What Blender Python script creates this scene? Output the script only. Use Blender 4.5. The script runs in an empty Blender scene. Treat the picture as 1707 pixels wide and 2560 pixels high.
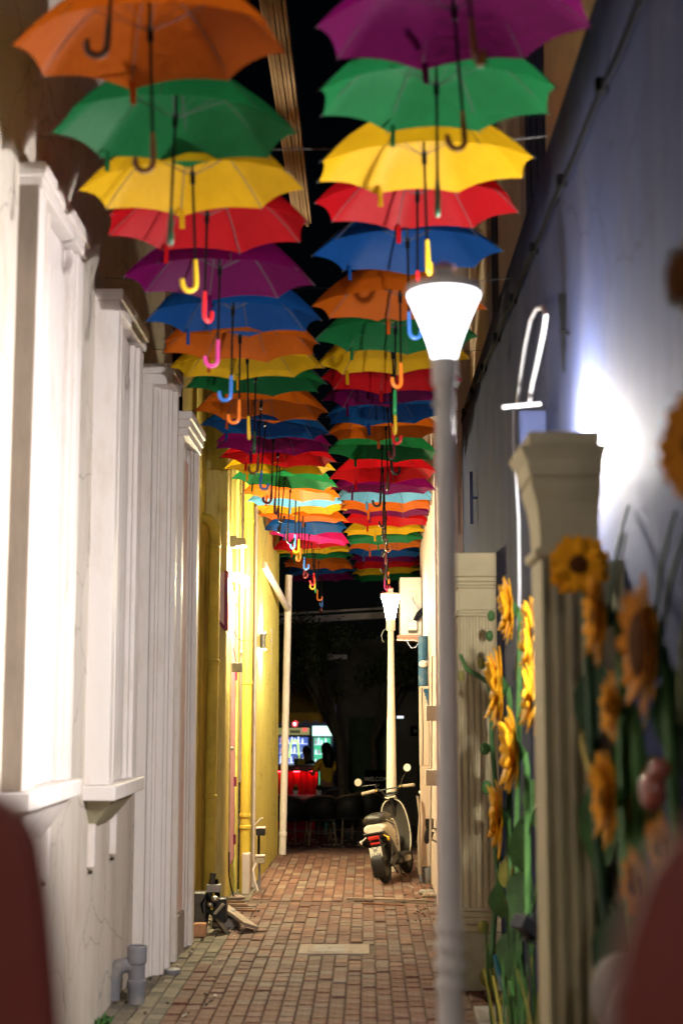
import bpy, math, random
from mathutils import Vector, Matrix, Euler
random.seed(7)
R = math.radians
scene = bpy.context.scene
col = scene.collection

# ------------------------------------------------------------------ camera
F_PX = 2560 * 50.0 / 36.0
THETA = math.atan(476 / F_PX)
PSI = math.atan(66.5 * math.cos(THETA) / F_PX)
EYE = 2.0
cam_data = bpy.data.cameras.new('camera')
cam = bpy.data.objects.new('camera', cam_data)
col.objects.link(cam)
cam.location = (0, 0, EYE)
cam.rotation_euler = (math.pi / 2 + THETA, 0, PSI)
cam_data.sensor_fit = 'VERTICAL'
cam_data.sensor_height = 36
cam_data.sensor_width = 24
cam_data.lens = 50
cam_data.clip_start = 0.05
cam_data.clip_end = 400
cam_data.dof.use_dof = True
cam_data.dof.focus_distance = 15.6
cam_data.dof.aperture_fstop = 1.5
cam_data.dof.aperture_blades = 0
scene.camera = cam

# ------------------------------------------------------------------ night sky
world = bpy.data.worlds.new('World')
scene.world = world
world.use_nodes = True
wn = world.node_tree
wn.nodes.clear()
wo = wn.nodes.new('ShaderNodeOutputWorld')
wb = wn.nodes.new('ShaderNodeBackground')
ws = wn.nodes.new('ShaderNodeTexSky')
ws.sky_type = 'NISHITA'
ws.sun_disc = False
ws.sun_elevation = R(20)
ws.sun_rotation = R(140)
wb.inputs['Strength'].default_value = 0.0003
wn.links.new(ws.outputs[0], wb.inputs[0])
wn.links.new(wb.outputs[0], wo.inputs[0])

scene.view_settings.view_transform = 'Standard'
scene.view_settings.look = 'None'
scene.view_settings.exposure = 0.0
scene.view_settings.gamma = 1.0
scene.cycles.sample_clamp_indirect = 4.0
scene.cycles.max_bounces = 10
scene.cycles.diffuse_bounces = 5
scene.cycles.transparent_max_bounces = 12
scene.cycles.caustics_reflective = False
scene.cycles.caustics_refractive = False

# lamp strengths (W/m2/sr of the glowing surfaces)
E_WALL_BULB = 9000.0      # bare bulb behind the near column capital
FLOOD_YAW, FLOOD_TILT = -12.0, -30.0
E_FLOOD = 2000.0
E_NEAR_LAMP = 8.0
E_FAR_LAMP = 140.0
E_TWIN = 4600.0            # twin bulbs on the yellow house
E_SCONCE = 5000.0
E_BACK_FILL = 440.0  # added lamp out of view, front light for the foreground

# ------------------------------------------------------------------ helpers
_cf = Vector((-math.sin(PSI) * math.cos(THETA), math.cos(PSI) * math.cos(THETA), math.sin(THETA)))
_cr = Vector((math.cos(PSI), math.sin(PSI), 0))
_cu = Vector((math.sin(PSI) * math.sin(THETA), -math.cos(PSI) * math.sin(THETA), math.cos(THETA)))


def P(px, py, d):
    """world point seen at photograph pixel (px, py) on the plane y = d"""
    v = _cf + _cr * ((px - 853.5) / F_PX) - _cu * ((py - 1280) / F_PX)
    return Vector((0, 0, EYE)) + v * (d / v.y)


def G(px, py, z=0.0):
    """ground point seen at a pixel"""
    v = _cf + _cr * ((px - 853.5) / F_PX) - _cu * ((py - 1280) / F_PX)
    return Vector((0, 0, EYE)) + v * ((z - EYE) / v.z)


def PX(px, py, x):
    """world point at a pixel on the plane x = const"""
    v = _cf + _cr * ((px - 853.5) / F_PX) - _cu * ((py - 1280) / F_PX)
    return Vector((0, 0, EYE)) + v * (x / v.x)


ORD = ['first', 'second', 'third', 'fourth', 'fifth', 'sixth', 'seventh', 'eighth', 'ninth', 'tenth', 'eleventh', 'twelfth', 'thirteenth', 'fourteenth', 'fifteenth',
       'sixteenth', 'seventeenth', 'eighteenth', 'nineteenth', 'twentieth', 'twenty-first', 'twenty-second', 'twenty-third', 'twenty-fourth', 'twenty-fifth', 'twenty-sixth', 'last']

WL = {}


class MB:
    def __init__(self):
        self.v = []
        self.f = []
        self.m = []
        self.cur = 0

    def add(self, vs, fs):
        o = len(self.v)
        self.v += [tuple(a) for a in vs]
        for q in fs:
            self.f.append(tuple(i + o for i in q))
            self.m.append(self.cur)
        return self

    def box(self, x0, x1, y0, y1, z0, z1, mtx=None):
        vs = [(x, y, z) for z in (z0, z1) for y in (y0, y1) for x in (x0, x1)]
        if mtx:
            vs = [mtx @ Vector(a) for a in vs]
        return self.add(vs, [(0, 2, 3, 1), (4, 5, 7, 6), (0, 1, 5, 4), (2, 6, 7, 3), (0, 4, 6, 2), (1, 3, 7, 5)])

    def prism(self, poly, z0, z1, mtx=None):
        """polygon (x, y) extruded in z"""
        n = len(poly)
        vs = [(p[0], p[1], z0) for p in poly] + [(p[0], p[1], z1) for p in poly]
        if mtx:
            vs = [mtx @ Vector(a) for a in vs]
        fs = [tuple(range(n - 1, -1, -1)), tuple(range(n, 2 * n))]
        fs += [(i, (i + 1) % n, n + (i + 1) % n, n + i) for i in range(n)]
        return self.add(vs, fs)

    def bar(self, a, b, w, h, up=(0, 0, 1)):
        a, b = Vector(a), Vector(b)
        d = (b - a)
        L = d.length
        d.normalize()
        s = d.cross(Vector(up))
        if s.length < 1e-4:
            s = d.cross(Vector((1, 0, 0)))
        s.normalize()
        u = s.cross(d)
        m = Matrix((s, d, u)).transposed().to_4x4()
        m.translation = a
        return self.box(-w / 2, w / 2, 0, L, -h / 2, h / 2, m)

    def tube(self, pts, r, seg=8, caps=True):
        pts = [Vector(p) for p in pts]
        n = len(pts)
        rs = r if isinstance(r, (list, tuple)) else [r] * n
        o = len(self.v)
        prev = None
        vs, fs = [], []
        for i, p in enumerate(pts):
            t = (pts[min(i + 1, n - 1)] - pts[max(i - 1, 0)]).normalized()
            if prev is None:
                a = Vector((0, 0, 1)) if abs(t.z) < .9 else Vector((1, 0, 0))
                s = t.cross(a).normalized()
            else:
                s = (prev - t * prev.dot(t)).normalized()
            prev = s
            u = t.cross(s)
            for k in range(seg):
                an = 2 * math.pi * k / seg
                vs.append(p + (s * math.cos(an) + u * math.sin(an)) * rs[i])
        for i in range(n - 1):
            for k in range(seg):
                k2 = (k + 1) % seg
                fs.append((i * seg + k, i * seg + k2, (i + 1) * seg + k2, (i + 1) * seg + k))
        if caps:
            fs.append(tuple(range(seg - 1, -1, -1)))
            fs.append(tuple(range((n - 1) * seg, n * seg)))
        return self.add(vs, fs)

    def lathe(self, prof, c=(0, 0, 0), seg=24, mtx=None, caps=True):
        """prof: (radius, z) pairs round the z axis at c"""
        vs, fs = [], []
        n = len(prof)
        for (r, z) in prof:
            for k in range(seg):
                a = 2 * math.pi * k / seg
                p = Vector((r * math.cos(a), r * math.sin(a), z))
                if mtx:
                    p = mtx @ p
                vs.append(p + Vector(c))
        for i in range(n - 1):
            for k in range(seg):
                k2 = (k + 1) % seg
                fs.append((i * seg + k, i * seg + k2, (i + 1) * seg + k2, (i + 1) * seg + k))
        if caps:
            fs.append(tuple(range(seg - 1, -1, -1)))
            fs.append(tuple(range((n - 1) * seg, n * seg)))
        return self.add(vs, fs)

    def ball(self, c, r, seg=12, rings=8, sc=(1, 1, 1)):
        prof = []
        for i in range(rings + 1):
            a = -math.pi / 2 + math.pi * i / rings
            prof.append((max(1e-4, math.cos(a)) * r, math.sin(a) * r))
        m = Matrix.Diagonal((sc[0], sc[1], sc[2], 1))
        return self.lathe(prof, c, seg, m)

    def quad(self, a, b, c, d):
        return self.add([a, b, c, d], [(0, 1, 2, 3)])

    def build(self, name, mats, parent=None, smooth=False, bevel=0, loc=None, local=False, angle=40):
        me = bpy.data.meshes.new(name)
        if parent is not None:
            base = Vector((0, 0, 0)) if local else WL[parent.name]
        else:
            base = Vector(loc) if loc is not None else Vector((0, 0, 0))
        me.from_pydata([tuple(Vector(p) - base) for p in self.v], [], self.f)
        if not isinstance(mats, (list, tuple)):
            mats = [mats]
        for m in mats:
            me.materials.append(m)
        if len(mats) > 1:
            me.polygons.foreach_set('material_index', self.m)
        me.update()
        if smooth:
            me.polygons.foreach_set('use_smooth', [True] * len(me.polygons))
            try:
                me.set_sharp_from_angle(angle=R(angle))
            except Exception:
                pass
        o = bpy.data.objects.new(name, me)
        col.objects.link(o)
        if parent is not None:
            o.parent = parent
            WL[o.name] = base
        else:
            o.location = base
            WL[o.name] = base
        if bevel:
            b = o.modifiers.new('bevel', 'BEVEL')
            b.width = bevel
            b.segments = 2
            b.limit_method = 'ANGLE'
        return o


def tag(o, label=None, cat=None, group=None, kind=None):
    if label:
        o['label'] = label
    if cat:
        o['category'] = cat
    if group:
        o['group'] = group
    if kind:
        o['kind'] = kind
    return o


def thing(name, label, cat, loc=(0, 0, 0), group=None):
    o = bpy.data.objects.new(name, None)
    o.empty_display_size = .1
    col.objects.link(o)
    o.location = loc
    WL[o.name] = Vector(loc)
    return tag(o, label, cat, group)


def copy_tree(o, parent=None):
    c = o.copy()
    col.objects.link(c)
    if parent is not None:
        c.parent = parent
    for ch in o.children:
        copy_tree(ch, c)
    return c


# ------------------------------------------------------------------ materials
def mat(name, c, rough=.6, var=.12, scale=6., bump=0., bscale=60., spec=.3, metal=0., stretch=(1, 1, 1),
        dirt=None, dirt_amt=.0, dscale=2.5, coat=0., crack=0.):
    m = bpy.data.materials.new(name)
    m.use_nodes = True
    nt = m.node_tree
    bs = nt.nodes['Principled BSDF']
    tc = nt.nodes.new('ShaderNodeTexCoord')
    mp = nt.nodes.new('ShaderNodeMapping')
    mp.inputs['Scale'].default_value = stretch
    nt.links.new(tc.outputs['Object'], mp.inputs[0])
    nz = nt.nodes.new('ShaderNodeTexNoise')
    nz.inputs['Scale'].default_value = scale
    nz.inputs['Detail'].default_value = 6
    nz.inputs['Roughness'].default_value = .62
    nt.links.new(mp.outputs[0], nz.inputs['Vector'])
    rp = nt.nodes.new('ShaderNodeValToRGB')
    rp.color_ramp.elements[0].position = .3
    rp.color_ramp.elements[1].position = .7
    lo = [max(0, x * (1 - var)) for x in c]
    hi = [min(1, x * (1 + var)) for x in c]
    rp.color_ramp.elements[0].color = (*lo, 1)
    rp.color_ramp.elements[1].color = (*hi, 1)
    nt.links.new(nz.outputs['Fac'], rp.inputs[0])
    out = rp.outputs[0]
    if dirt:
        n2 = nt.nodes.new('ShaderNodeTexNoise')
        n2.inputs['Scale'].default_value = dscale
        n2.inputs['Detail'].default_value = 9
        n2.inputs['Roughness'].default_value = .7
        nt.links.new(mp.outputs[0], n2.inputs['Vector'])
        r2 = nt.nodes.new('ShaderNodeValToRGB')
        r2.color_ramp.elements[0].position = .5
        r2.color_ramp.elements[1].position = .74
        r2.color_ramp.elements[0].color = (0, 0, 0, 1)
        r2.color_ramp.elements[1].color = (dirt_amt,) * 3 + (1,)
        nt.links.new(n2.outputs['Fac'], r2.inputs[0])
        mx = nt.nodes.new('ShaderNodeMixRGB')
        mx.inputs[2].default_value = (*dirt, 1)
        nt.links.new(r2.outputs[0], mx.inputs[0])
        nt.links.new(out, mx.inputs[1])
        out = mx.outputs[0]
    nt.links.new(out, bs.inputs['Base Color'])
    bs.inputs['Roughness'].default_value = rough
    bs.inputs['Specular IOR Level'].default_value = spec
    bs.inputs['Metallic'].default_value = metal
    if coat:
        bs.inputs['Coat Weight'].default_value = coat
    if crack:
        vo = nt.nodes.new('ShaderNodeTexVoronoi')
        vo.feature = 'DISTANCE_TO_EDGE'
        vo.inputs['Scale'].default_value = 1.7
        n5 = nt.nodes.new('ShaderNodeTexNoise')
        n5.inputs['Scale'].default_value = 3
        n5.inputs['Detail'].default_value = 6
        nt.links.new(tc.outputs['Object'], n5.inputs['Vector'])
        mx5 = nt.nodes.new('ShaderNodeMixRGB')
        mx5.inputs[0].default_value = .25
        nt.links.new(tc.outputs['Object'], mx5.inputs[1])
        nt.links.new(n5.outputs['Color'], mx5.inputs[2])
        nt.links.new(mx5.outputs[0], vo.inputs['Vector'])
        r5 = nt.nodes.new('ShaderNodeValToRGB')
        r5.color_ramp.elements[0].position = .0
        r5.color_ramp.elements[1].position = .012
        r5.color_ramp.elements[0].color = (crack,) * 3 + (1,)
        r5.color_ramp.elements[1].color = (0, 0, 0, 1)
        nt.links.new(vo.outputs['Distance'], r5.inputs[0])
        m5 = nt.nodes.new('ShaderNodeMixRGB')
        m5.inputs[2].default_value = (*[x * .35 for x in c], 1)
        nt.links.new(r5.outputs[0], m5.inputs[0])
        nt.links.new(out, m5.inputs[1])
        nt.links.new(m5.outputs[0], bs.inputs['Base Color'])
    if bump:
        n3 = nt.nodes.new('ShaderNodeTexNoise')
        n3.inputs['Scale'].default_value = bscale
        n3.inputs['Detail'].default_value = 5
        nt.links.new(mp.outputs[0], n3.inputs['Vector'])
        bp = nt.nodes.new('ShaderNodeBump')
        bp.inputs['Strength'].default_value = bump
        bp.inputs['Distance'].default_value = .01
        nt.links.new(n3.outputs['Fac'], bp.inputs['Height'])
        nt.links.new(bp.outputs[0], bs.inputs['Normal'])
    return m


def emit(name, c, strength, base=(.8, .8, .8)):
    m = bpy.data.materials.new(name)
    m.use_nodes = True
    bs = m.node_tree.nodes['Principled BSDF']
    bs.inputs['Base Color'].default_value = (*base, 1)
    bs.inputs['Emission Color'].default_value = (*c, 1)
    bs.inputs['Emission Strength'].default_value = strength
    return m


def fabric(name, c, trans=.42):
    m = bpy.data.materials.new(name)
    m.use_nodes = True
    nt = m.node_tree
    nt.nodes.clear()
    out = nt.nodes.new('ShaderNodeOutputMaterial')
    df = nt.nodes.new('ShaderNodeBsdfDiffuse')
    tr = nt.nodes.new('ShaderNodeBsdfTranslucent')
    gl = nt.nodes.new('ShaderNodeBsdfGlossy')
    gl.inputs['Roughness'].default_value = .5
    mx = nt.nodes.new('ShaderNodeMixShader')
    mx.inputs[0].default_value = trans
    m2 = nt.nodes.new('ShaderNodeMixShader')
    m2.inputs[0].default_value = .008
    tc = nt.nodes.new('ShaderNodeTexCoord')
    nz = nt.nodes.new('ShaderNodeTexNoise')
    nz.inputs['Scale'].default_value = 9
    nz.inputs['Detail'].default_value = 4
    nt.links.new(tc.outputs['Object'], nz.inputs['Vector'])
    rp = nt.nodes.new('ShaderNodeValToRGB')
    rp.color_ramp.elements[0].color = (*[x * .86 for x in c], 1)
    rp.color_ramp.elements[1].color = (*[min(1, x * 1.1) for x in c], 1)
    nt.links.new(nz.outputs['Fac'], rp.inputs[0])
    nt.links.new(rp.outputs[0], df.inputs[0])
    nt.links.new(rp.outputs[0], tr.inputs[0])
    # creases
    n2 = nt.nodes.new('ShaderNodeTexNoise')
    n2.inputs['Scale'].default_value = 13
    n2.inputs['Detail'].default_value = 3
    n2.inputs['Distortion'].default_value = 1.2
    nt.links.new(tc.outputs['Object'], n2.inputs['Vector'])
    bp = nt.nodes.new('ShaderNodeBump')
    bp.inputs['Strength'].default_value = .35
    bp.inputs['Distance'].default_value = .02
    nt.links.new(n2.outputs['Fac'], bp.inputs['Height'])
    nt.links.new(bp.outputs[0], df.inputs['Normal'])
    nt.links.new(bp.outputs[0], tr.inputs['Normal'])
    nt.links.new(df.outputs[0], mx.inputs[1])
    nt.links.new(tr.outputs[0], mx.inputs[2])
    nt.links.new(mx.outputs[0], m2.inputs[1])
    nt.links.new(gl.outputs[0], m2.inputs[2])
    nt.links.new(m2.outputs[0], out.inputs[0])
    return m


M = {}
M['white_plaster'] = mat('white_plaster', (.66, .60, .53), .75, .07, 3, .25, 40, stretch=(1, 1, .35),
                         dirt=(.38, .28, .19), dirt_amt=.55, dscale=2.6, crack=.6)
M['white_trim'] = mat('white_trim', (.76, .71, .69), .6, .06, 4, .12, 50, stretch=(1, 1, .3),
                      dirt=(.36, .26, .17), dirt_amt=.5, dscale=4)
M['grey_stone'] = mat('grey_stone', (.3, .27, .25), .8, .2, 7, .3, 60)
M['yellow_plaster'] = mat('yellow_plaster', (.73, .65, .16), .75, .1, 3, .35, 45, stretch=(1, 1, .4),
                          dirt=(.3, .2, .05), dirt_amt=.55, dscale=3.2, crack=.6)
M['shaded_yellow'] = mat('shaded_yellow', (.36, .27, .04), .8, .2, 4, .35, 40, dirt=(.1, .09, .03), dirt_amt=.6)  # yellow of the house darkened to carry the shade of the recess
M['rough_yellow'] = mat('rough_yellow', (.52, .42, .14), .9, .22, 26, .9, 90, stretch=(1, 1, .12),
                        dirt=(.7, .62, .45), dirt_amt=.4, dscale=9)
M['yellow_pipe'] = mat('yellow_pipe', (.66, .5, .06), .45, .07, 5, .1, 30, dirt=(.3, .2, .04), dirt_amt=.35)
M['pink_paint'] = mat('pink_paint', (.66, .34, .42), .5, .07, 5, .1)
M['pale_pink'] = mat('pale_pink', (.75, .55, .5), .6, .07, 5, .1)
M['maroon'] = mat('maroon', (.16, .012, .05), .5, .12, 8)
M['mold'] = mat('mold', (.02, .019, .016), .9, .6, 18, .5, 50, dirt=(.3, .3, .24), dirt_amt=.7, dscale=14)
M['blue_plaster'] = mat('blue_plaster', (.034, .043, .092), .85, .16, 3, .45, 40, spec=.06, stretch=(1, 1, .35),
                        dirt=(.075, .07, .09), dirt_amt=.6, dscale=3.2, crack=.7)
M['navy'] = mat('navy', (.012, .02, .075), .6, .2, 5, .15)
M['beige_plaster'] = mat('beige_plaster', (.55, .44, .36), .8, .1, 3, .3, 40, stretch=(1, 1, .4),
                         dirt=(.3, .22, .16), dirt_amt=.4)
M['tan_plaster'] = mat('tan_plaster', (.6, .46, .27), .8, .1, 3, .25, 40)
M['brown_wood'] = mat('brown_wood', (.46, .31, .20), .7, .25, 12, .35, 60, stretch=(1, .1, 1))
M['plank_wood'] = mat('plank_wood', (.24, .12, .07), .75, .3, 14, .4, 60, stretch=(.15, 1, 1))
M['board_wood'] = mat('board_wood', (.32, .25, .19), .8, .2, 14, .4, 60, stretch=(1, .15, 1))
M['column'] = mat('column', (.40, .345, .215), .75, .1, 5, .2, 60, dirt=(.3, .25, .14), dirt_amt=.35)
M['column_lit'] = mat('column_lit', (.56, .48, .29), .75, .1, 5, .2, 60, dirt=(.3, .25, .14), dirt_amt=.3)  # same stone as the near column, paler to carry the bulb's light
M['plinth'] = mat('plinth', (.38, .35, .23), .85, .15, 6, .3, 50, dirt=(.2, .2, .1), dirt_amt=.4)
M['lamp_paint'] = mat('lamp_paint', (.84, .80, .78), .42, .04, 6, .06, 90, spec=.4, dirt=(.4, .35, .3), dirt_amt=.3, dscale=5)
M['lamp_paint_far'] = mat('lamp_paint_far', (.74, .66, .54), .5, .05, 6, .06, 90, spec=.3)
M['black_plastic'] = mat('black_plastic', (.012, .012, .013), .4, .2, 12, .05, spec=.4)
M['black_matt'] = mat('black_matt', (.003, .003, .003), .9, .3, 12, .1, spec=.02)
M['rubber'] = mat('rubber', (.016, .015, .014), .75, .3, 20, .3, 90)
M['steel'] = mat('steel', (.45, .43, .4), .35, .1, 20, 0, metal=1.)
M['dark_steel'] = mat('dark_steel', (.09, .085, .08), .45, .2, 20, 0, metal=.8)
M['red_foreground'] = mat('red_foreground', (.135, .02, .015), .55, .12, 5, .1)
M['grey_pvc'] = mat('grey_pvc', (.19, .19, .215), .45, .1, 6, .05, dirt=(.4, .33, .22), dirt_amt=.6, dscale=6)
M['white_pvc'] = mat('white_pvc', (.72, .64, .58), .45, .06, 6, .05, dirt=(.45, .35, .25), dirt_amt=.35, dscale=5)
M['ac_paint'] = mat('ac_paint', (.36, .33, .25), .5, .06, 6, .06, dirt=(.35, .28, .18), dirt_amt=.4, dscale=5)
M['blue_paint'] = mat('blue_paint', (.014, .075, .16), .5, .15, 6, .1, dirt=(.5, .42, .34), dirt_amt=.3, dscale=8)
M['hose_blue'] = mat('hose_blue', (.02, .16, .22), .4, .1)
M['cable_black'] = mat('cable_black', (.006, .006, .008), .8, spec=.03)
M['cable_white'] = mat('cable_white', (.72, .74, .78), .5)
M['cable_grey'] = mat('cable_grey', (.3, .29, .3), .6)
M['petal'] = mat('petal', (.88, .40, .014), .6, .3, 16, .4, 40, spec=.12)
M['petal_shaded'] = mat('petal_shaded', (.70, .29, .010), .65, .3, 16, .4, 40, spec=.06)  # petal orange darkened for the flowers in the near column's shade
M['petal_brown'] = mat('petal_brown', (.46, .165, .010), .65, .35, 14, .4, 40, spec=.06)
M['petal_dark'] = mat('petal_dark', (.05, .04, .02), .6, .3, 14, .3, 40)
M['flower_eye'] = mat('flower_eye', (.075, .026, .008), .85, .4, 60, .9, 120, spec=.03)
M['leaf_green'] = mat('leaf_green', (.045, .12, .03), .55, .3, 9, .25, 40)
M['leaf_dark'] = mat('leaf_dark', (.02, .055, .02), .6, .3, 9, .25, 40)
M['leaf_olive'] = mat('leaf_olive', (.20, .19, .035), .6, .3, 9, .25, 40)
M['leaf_yellow'] = mat('leaf_yellow', (.42, .34, .06), .6, .25, 9, .25, 40)
M['stem_green'] = mat('stem_green', (.075, .19, .05), .55, .3, 9, .2, 40)
M['stem_pale'] = mat('stem_pale', (.24, .27, .12), .6, .3, 9, .2, 40)
M['wet_brown'] = mat('wet_brown', (.28, .07, .045), .15, .2, 6, 0, spec=.7, coat=.6)
M['mortar'] = mat('mortar', (.10, .07, .055), .9, .3, 9, .4, 60)
BR = []
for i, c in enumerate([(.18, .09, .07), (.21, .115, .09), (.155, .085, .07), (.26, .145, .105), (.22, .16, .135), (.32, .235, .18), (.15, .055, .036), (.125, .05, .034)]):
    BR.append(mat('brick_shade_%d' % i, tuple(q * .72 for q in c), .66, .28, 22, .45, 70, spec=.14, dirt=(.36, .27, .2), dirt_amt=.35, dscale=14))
GR = []
for i, c in enumerate([(.25, .215, .165), (.29, .25, .19), (.20, .18, .14)]):
    GR.append(mat('grey_paver_shade_%d' % i, tuple(q * .75 for q in c), .8, .25, 18, .4, 60, spec=.12, dirt=(.13, .13, .08), dirt_amt=.5, dscale=9))
M['cover'] = mat('cover', (.31, .245, .20), .75, .2, 14, .4, 70)
M['asphalt'] = mat('asphalt', (.045, .03, .026), .85, .3, 12, .4, 60)
M['dark_wall'] = mat('dark_wall', (.06, .055, .05), .85, .25, 2, .2, 30)
M['dark_fascia'] = mat('dark_fascia', (.62, .54, .52), .8, .2, 5, .2, 30)
M['dark_green'] = mat('dark_green', (.012, .03, .014), .8, .4, 5, .2, 30)
M['bark'] = mat('bark', (.045, .038, .026), .9, .3, 12, .6, 50)
M['night_leaf'] = mat('night_leaf', (.05, .07, .03), .6, .4, 6)
M['awning'] = mat('awning', (.45, .28, .03), .8, .15, 5, .1)
M['chair_dark'] = mat('chair_dark', (.016, .014, .013), .6, .2, 30, .4, 120)
M['chair_leg'] = mat('chair_leg', (.13, .09, .055), .5, .2, 20)
M['table_top'] = mat('table_top', (.34, .32, .30), .4, .1)
M['pot_white'] = mat('pot_white', (.75, .72, .68), .5)
M['skin'] = mat('skin', (.30, .17, .10), .55, .06)
M['skin_dark'] = mat('skin_dark', (.09, .045, .03), .55, .06)
M['hair'] = mat('hair', (.008, .006, .005), .45, .2, 60, .3, 120, stretch=(1, 1, .1))
M['shirt_yellow'] = mat('shirt_yellow', (.62, .38, .02), .8, .08, 6, .2, 30)
M['denim'] = mat('denim', (.05, .045, .07), .8)
M['bar_red'] = mat('bar_red', (.55, .02, .03), .5, .1)
M['bar_wood'] = mat('bar_wood', (.10, .03, .02), .3, .2)
M['interior'] = mat('interior', (.42, .44, .56), .7, .05)
M['scoot_grey'] = mat('scoot_grey', (.045, .041, .037), .5, .06, 5, 0, spec=.25)
M['scoot_cream'] = mat('scoot_cream', (.76, .70, .56), .35, .04, 5, 0, spec=.5)
M['scoot_seat'] = mat('scoot_seat', (.02, .017, .013), .38, .2, 40, .1, 120, spec=.5)
M['grip'] = mat('grip', (.34, .28, .2), .6, .1, 30, .2)
M['tail_red'] = mat('tail_red', (.42, .012, .008), .2, .1, spec=.6, coat=.4)
M['plate_white'] = mat('plate_white', (.72, .70, .60), .5, .04)
M['print_black'] = mat('print_black', (.015, .015, .015), .6, 0)
M['mirror'] = mat('mirror', (.92, .9, .8), .3, .02, metal=1.)
M['amber'] = mat('amber', (.8, .45, .03), .3)
M['chalk'] = mat('chalk', (.5, .5, .5), .9)
M['litter'] = mat('litter', (.45, .38, .32), .8, .3)
M['sticker'] = mat('sticker', (.75, .76, .8), .5)
M['sticker_red'] = mat('sticker_red', (.5, .06, .04), .5)
M['rib'] = mat('rib', (.07, .07, .07), .6, .1, spec=.15)
M['pole'] = mat('pole', (.003, .003, .003), .5, .1, spec=.1)
M['house_grey'] = mat('house_grey', (.5, .47, .45), .6)
M['clear_tip'] = mat('clear_tip', (.75, .78, .76), .15, .02, spec=.6)

FAB = {
    'orange': fabric('umbrella_orange', (.42, .088, .005)),
    'green': fabric('umbrella_green', (.009, .12, .036)),
    'yellow': fabric('umbrella_yellow', (.56, .33, .008)),
    'red': fabric('umbrella_red', (.38, .005, .009)),
    'magenta': fabric('umbrella_magenta', (.105, .002, .056)),
    'blue': fabric('umbrella_blue', (.005, .05, .20)),
    'light blue': fabric('umbrella_light_blue', (.10, .30, .52)),
    'pink': fabric('umbrella_pink', (.80, .02, .22)),
}
HND = {
    'brown': mat('handle_brown', (.14, .045, .012), .25, .2, spec=.5),
    'dark green': mat('handle_dark_green', (.01, .06, .025), .3, .1, spec=.5),
    'yellow': mat('handle_yellow', (.8, .5, .02), .3, .1, spec=.5),
    'red': mat('handle_red', (.75, .02, .03), .3, .1, spec=.5),
    'pink': mat('handle_pink', (.6, .05, .26), .3, .1, spec=.5),
    'blue': mat('handle_blue', (.04, .17, .55), .3, .1, spec=.5),
    'orange': mat('handle_orange', (.85, .2, .02), .3, .1, spec=.5),
    'black': mat('handle_black', (.012, .01, .01), .3, .1, spec=.5),
    'dark red': mat('handle_dark_red', (.12, .008, .02), .3, .1, spec=.5),
    'green': mat('handle_green', (.02, .28, .08), .3, .1, spec=.5),
}
M['near_glow'] = emit('near_lamp_glow', (.93, .95, 1.0), E_NEAR_LAMP)
M['back_fill_glow'] = emit('back_fill_lamp_glow', (1.0, .9, .8), E_BACK_FILL)
M['far_glow'] = emit('far_lamp_glow', (1.0, .92, .78), E_FAR_LAMP)
M['bulb_glow'] = emit('wall_bulb_glow', (1.0, .94, .89), E_WALL_BULB)
M['flood_glow'] = emit('flood_glow', (1.0, .94, .88), E_FLOOD)
M['twin_glow'] = emit('twin_bulb_glow', (1.0, .86, .52), E_TWIN)
M['sconce_glow'] = emit('sconce_glow', (1.0, .85, .5), E_SCONCE)
M['fridge_blue'] = emit('fridge_blue_glow', (.14, .28, .95), .55, (.1, .1, .3))
M['fridge_white'] = emit('fridge_white_glow', (.72, .80, 1.0), 1.3)
M['fridge_green'] = emit('fridge_green_glow', (.10, .75, .38), .75, (.1, .5, .3))
M['fridge_lime'] = emit('fridge_lime_glow', (.65, 1.0, .15), 1.1)
M['sign_green'] = emit('sign_green_glow', (.55, 1.0, .72), 2.0)
M['sign_yellow'] = emit('sign_yellow_glow', (.45, .42, .10), .5)
M['red_strip'] = emit('red_strip_glow', (1.0, .02, .03), 30)
M['spot_white'] = emit('spot_white_glow', (.85, .92, 1.0), 5.0)
M['red_lamp'] = emit('red_lamp_glow', (1.0, .05, .06), 1.4)
M['far_light'] = emit('far_light_glow', (.85, .9, 1.0), 1.2)
M['warm_dot'] = emit('warm_dot_glow', (1.0, .8, .35), 2.0)
M['bottles'] = emit('bottle_glow', (.9, .4, .75), .45)

# ================================================================== GROUND
ground = MB()
ground.quad((-60, -12, -.62), (60, -12, -.62), (60, 120, -.62), (-60, 120, -.62))
tag(ground.build('ground', M['asphalt']), kind='structure')

END = 19.35
paving = MB()
paving.box(-1.8, 1.1, -6, END, -.5, -.012)
paving_o = tag(paving.build('paving', M['mortar']), kind='structure')
street = MB()
street.add([(-14, END, -.02), (14, END, -.02), (14, 25.2, -.5), (-14, 25.2, -.5),
            (-14, 60, -.5), (14, 60, -.5), (-14, END, -.6), (14, END, -.6)],
           [(0, 1, 2, 3), (3, 2, 5, 4), (0, 6, 7, 1)])
tag(street.build('street', M['asphalt']), kind='structure')
STREET_Z = -.5


def paver_mesh(name, w, l, h=.05, c=.006):
    mb = MB()
    a, b = w / 2, l / 2
    vs = [(-a, -b, -h), (a, -b, -h), (a, b, -h), (-a, b, -h),
          (-a, -b, -c), (a, -b, -c), (a, b, -c), (-a, b, -c),
          (-a + c, -b + c, 0), (a - c, -b + c, 0), (a - c, b - c, 0), (-a + c, b - c, 0)]
    fs = [(0, 1, 5, 4), (1, 2, 6, 5), (2, 3, 7, 6), (3, 0, 4, 7), (4, 5, 9, 8), (5, 6, 10, 9), (6, 7, 11, 10), (7, 4, 8, 11), (8, 9, 10, 11)]
    return vs, fs


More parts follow.
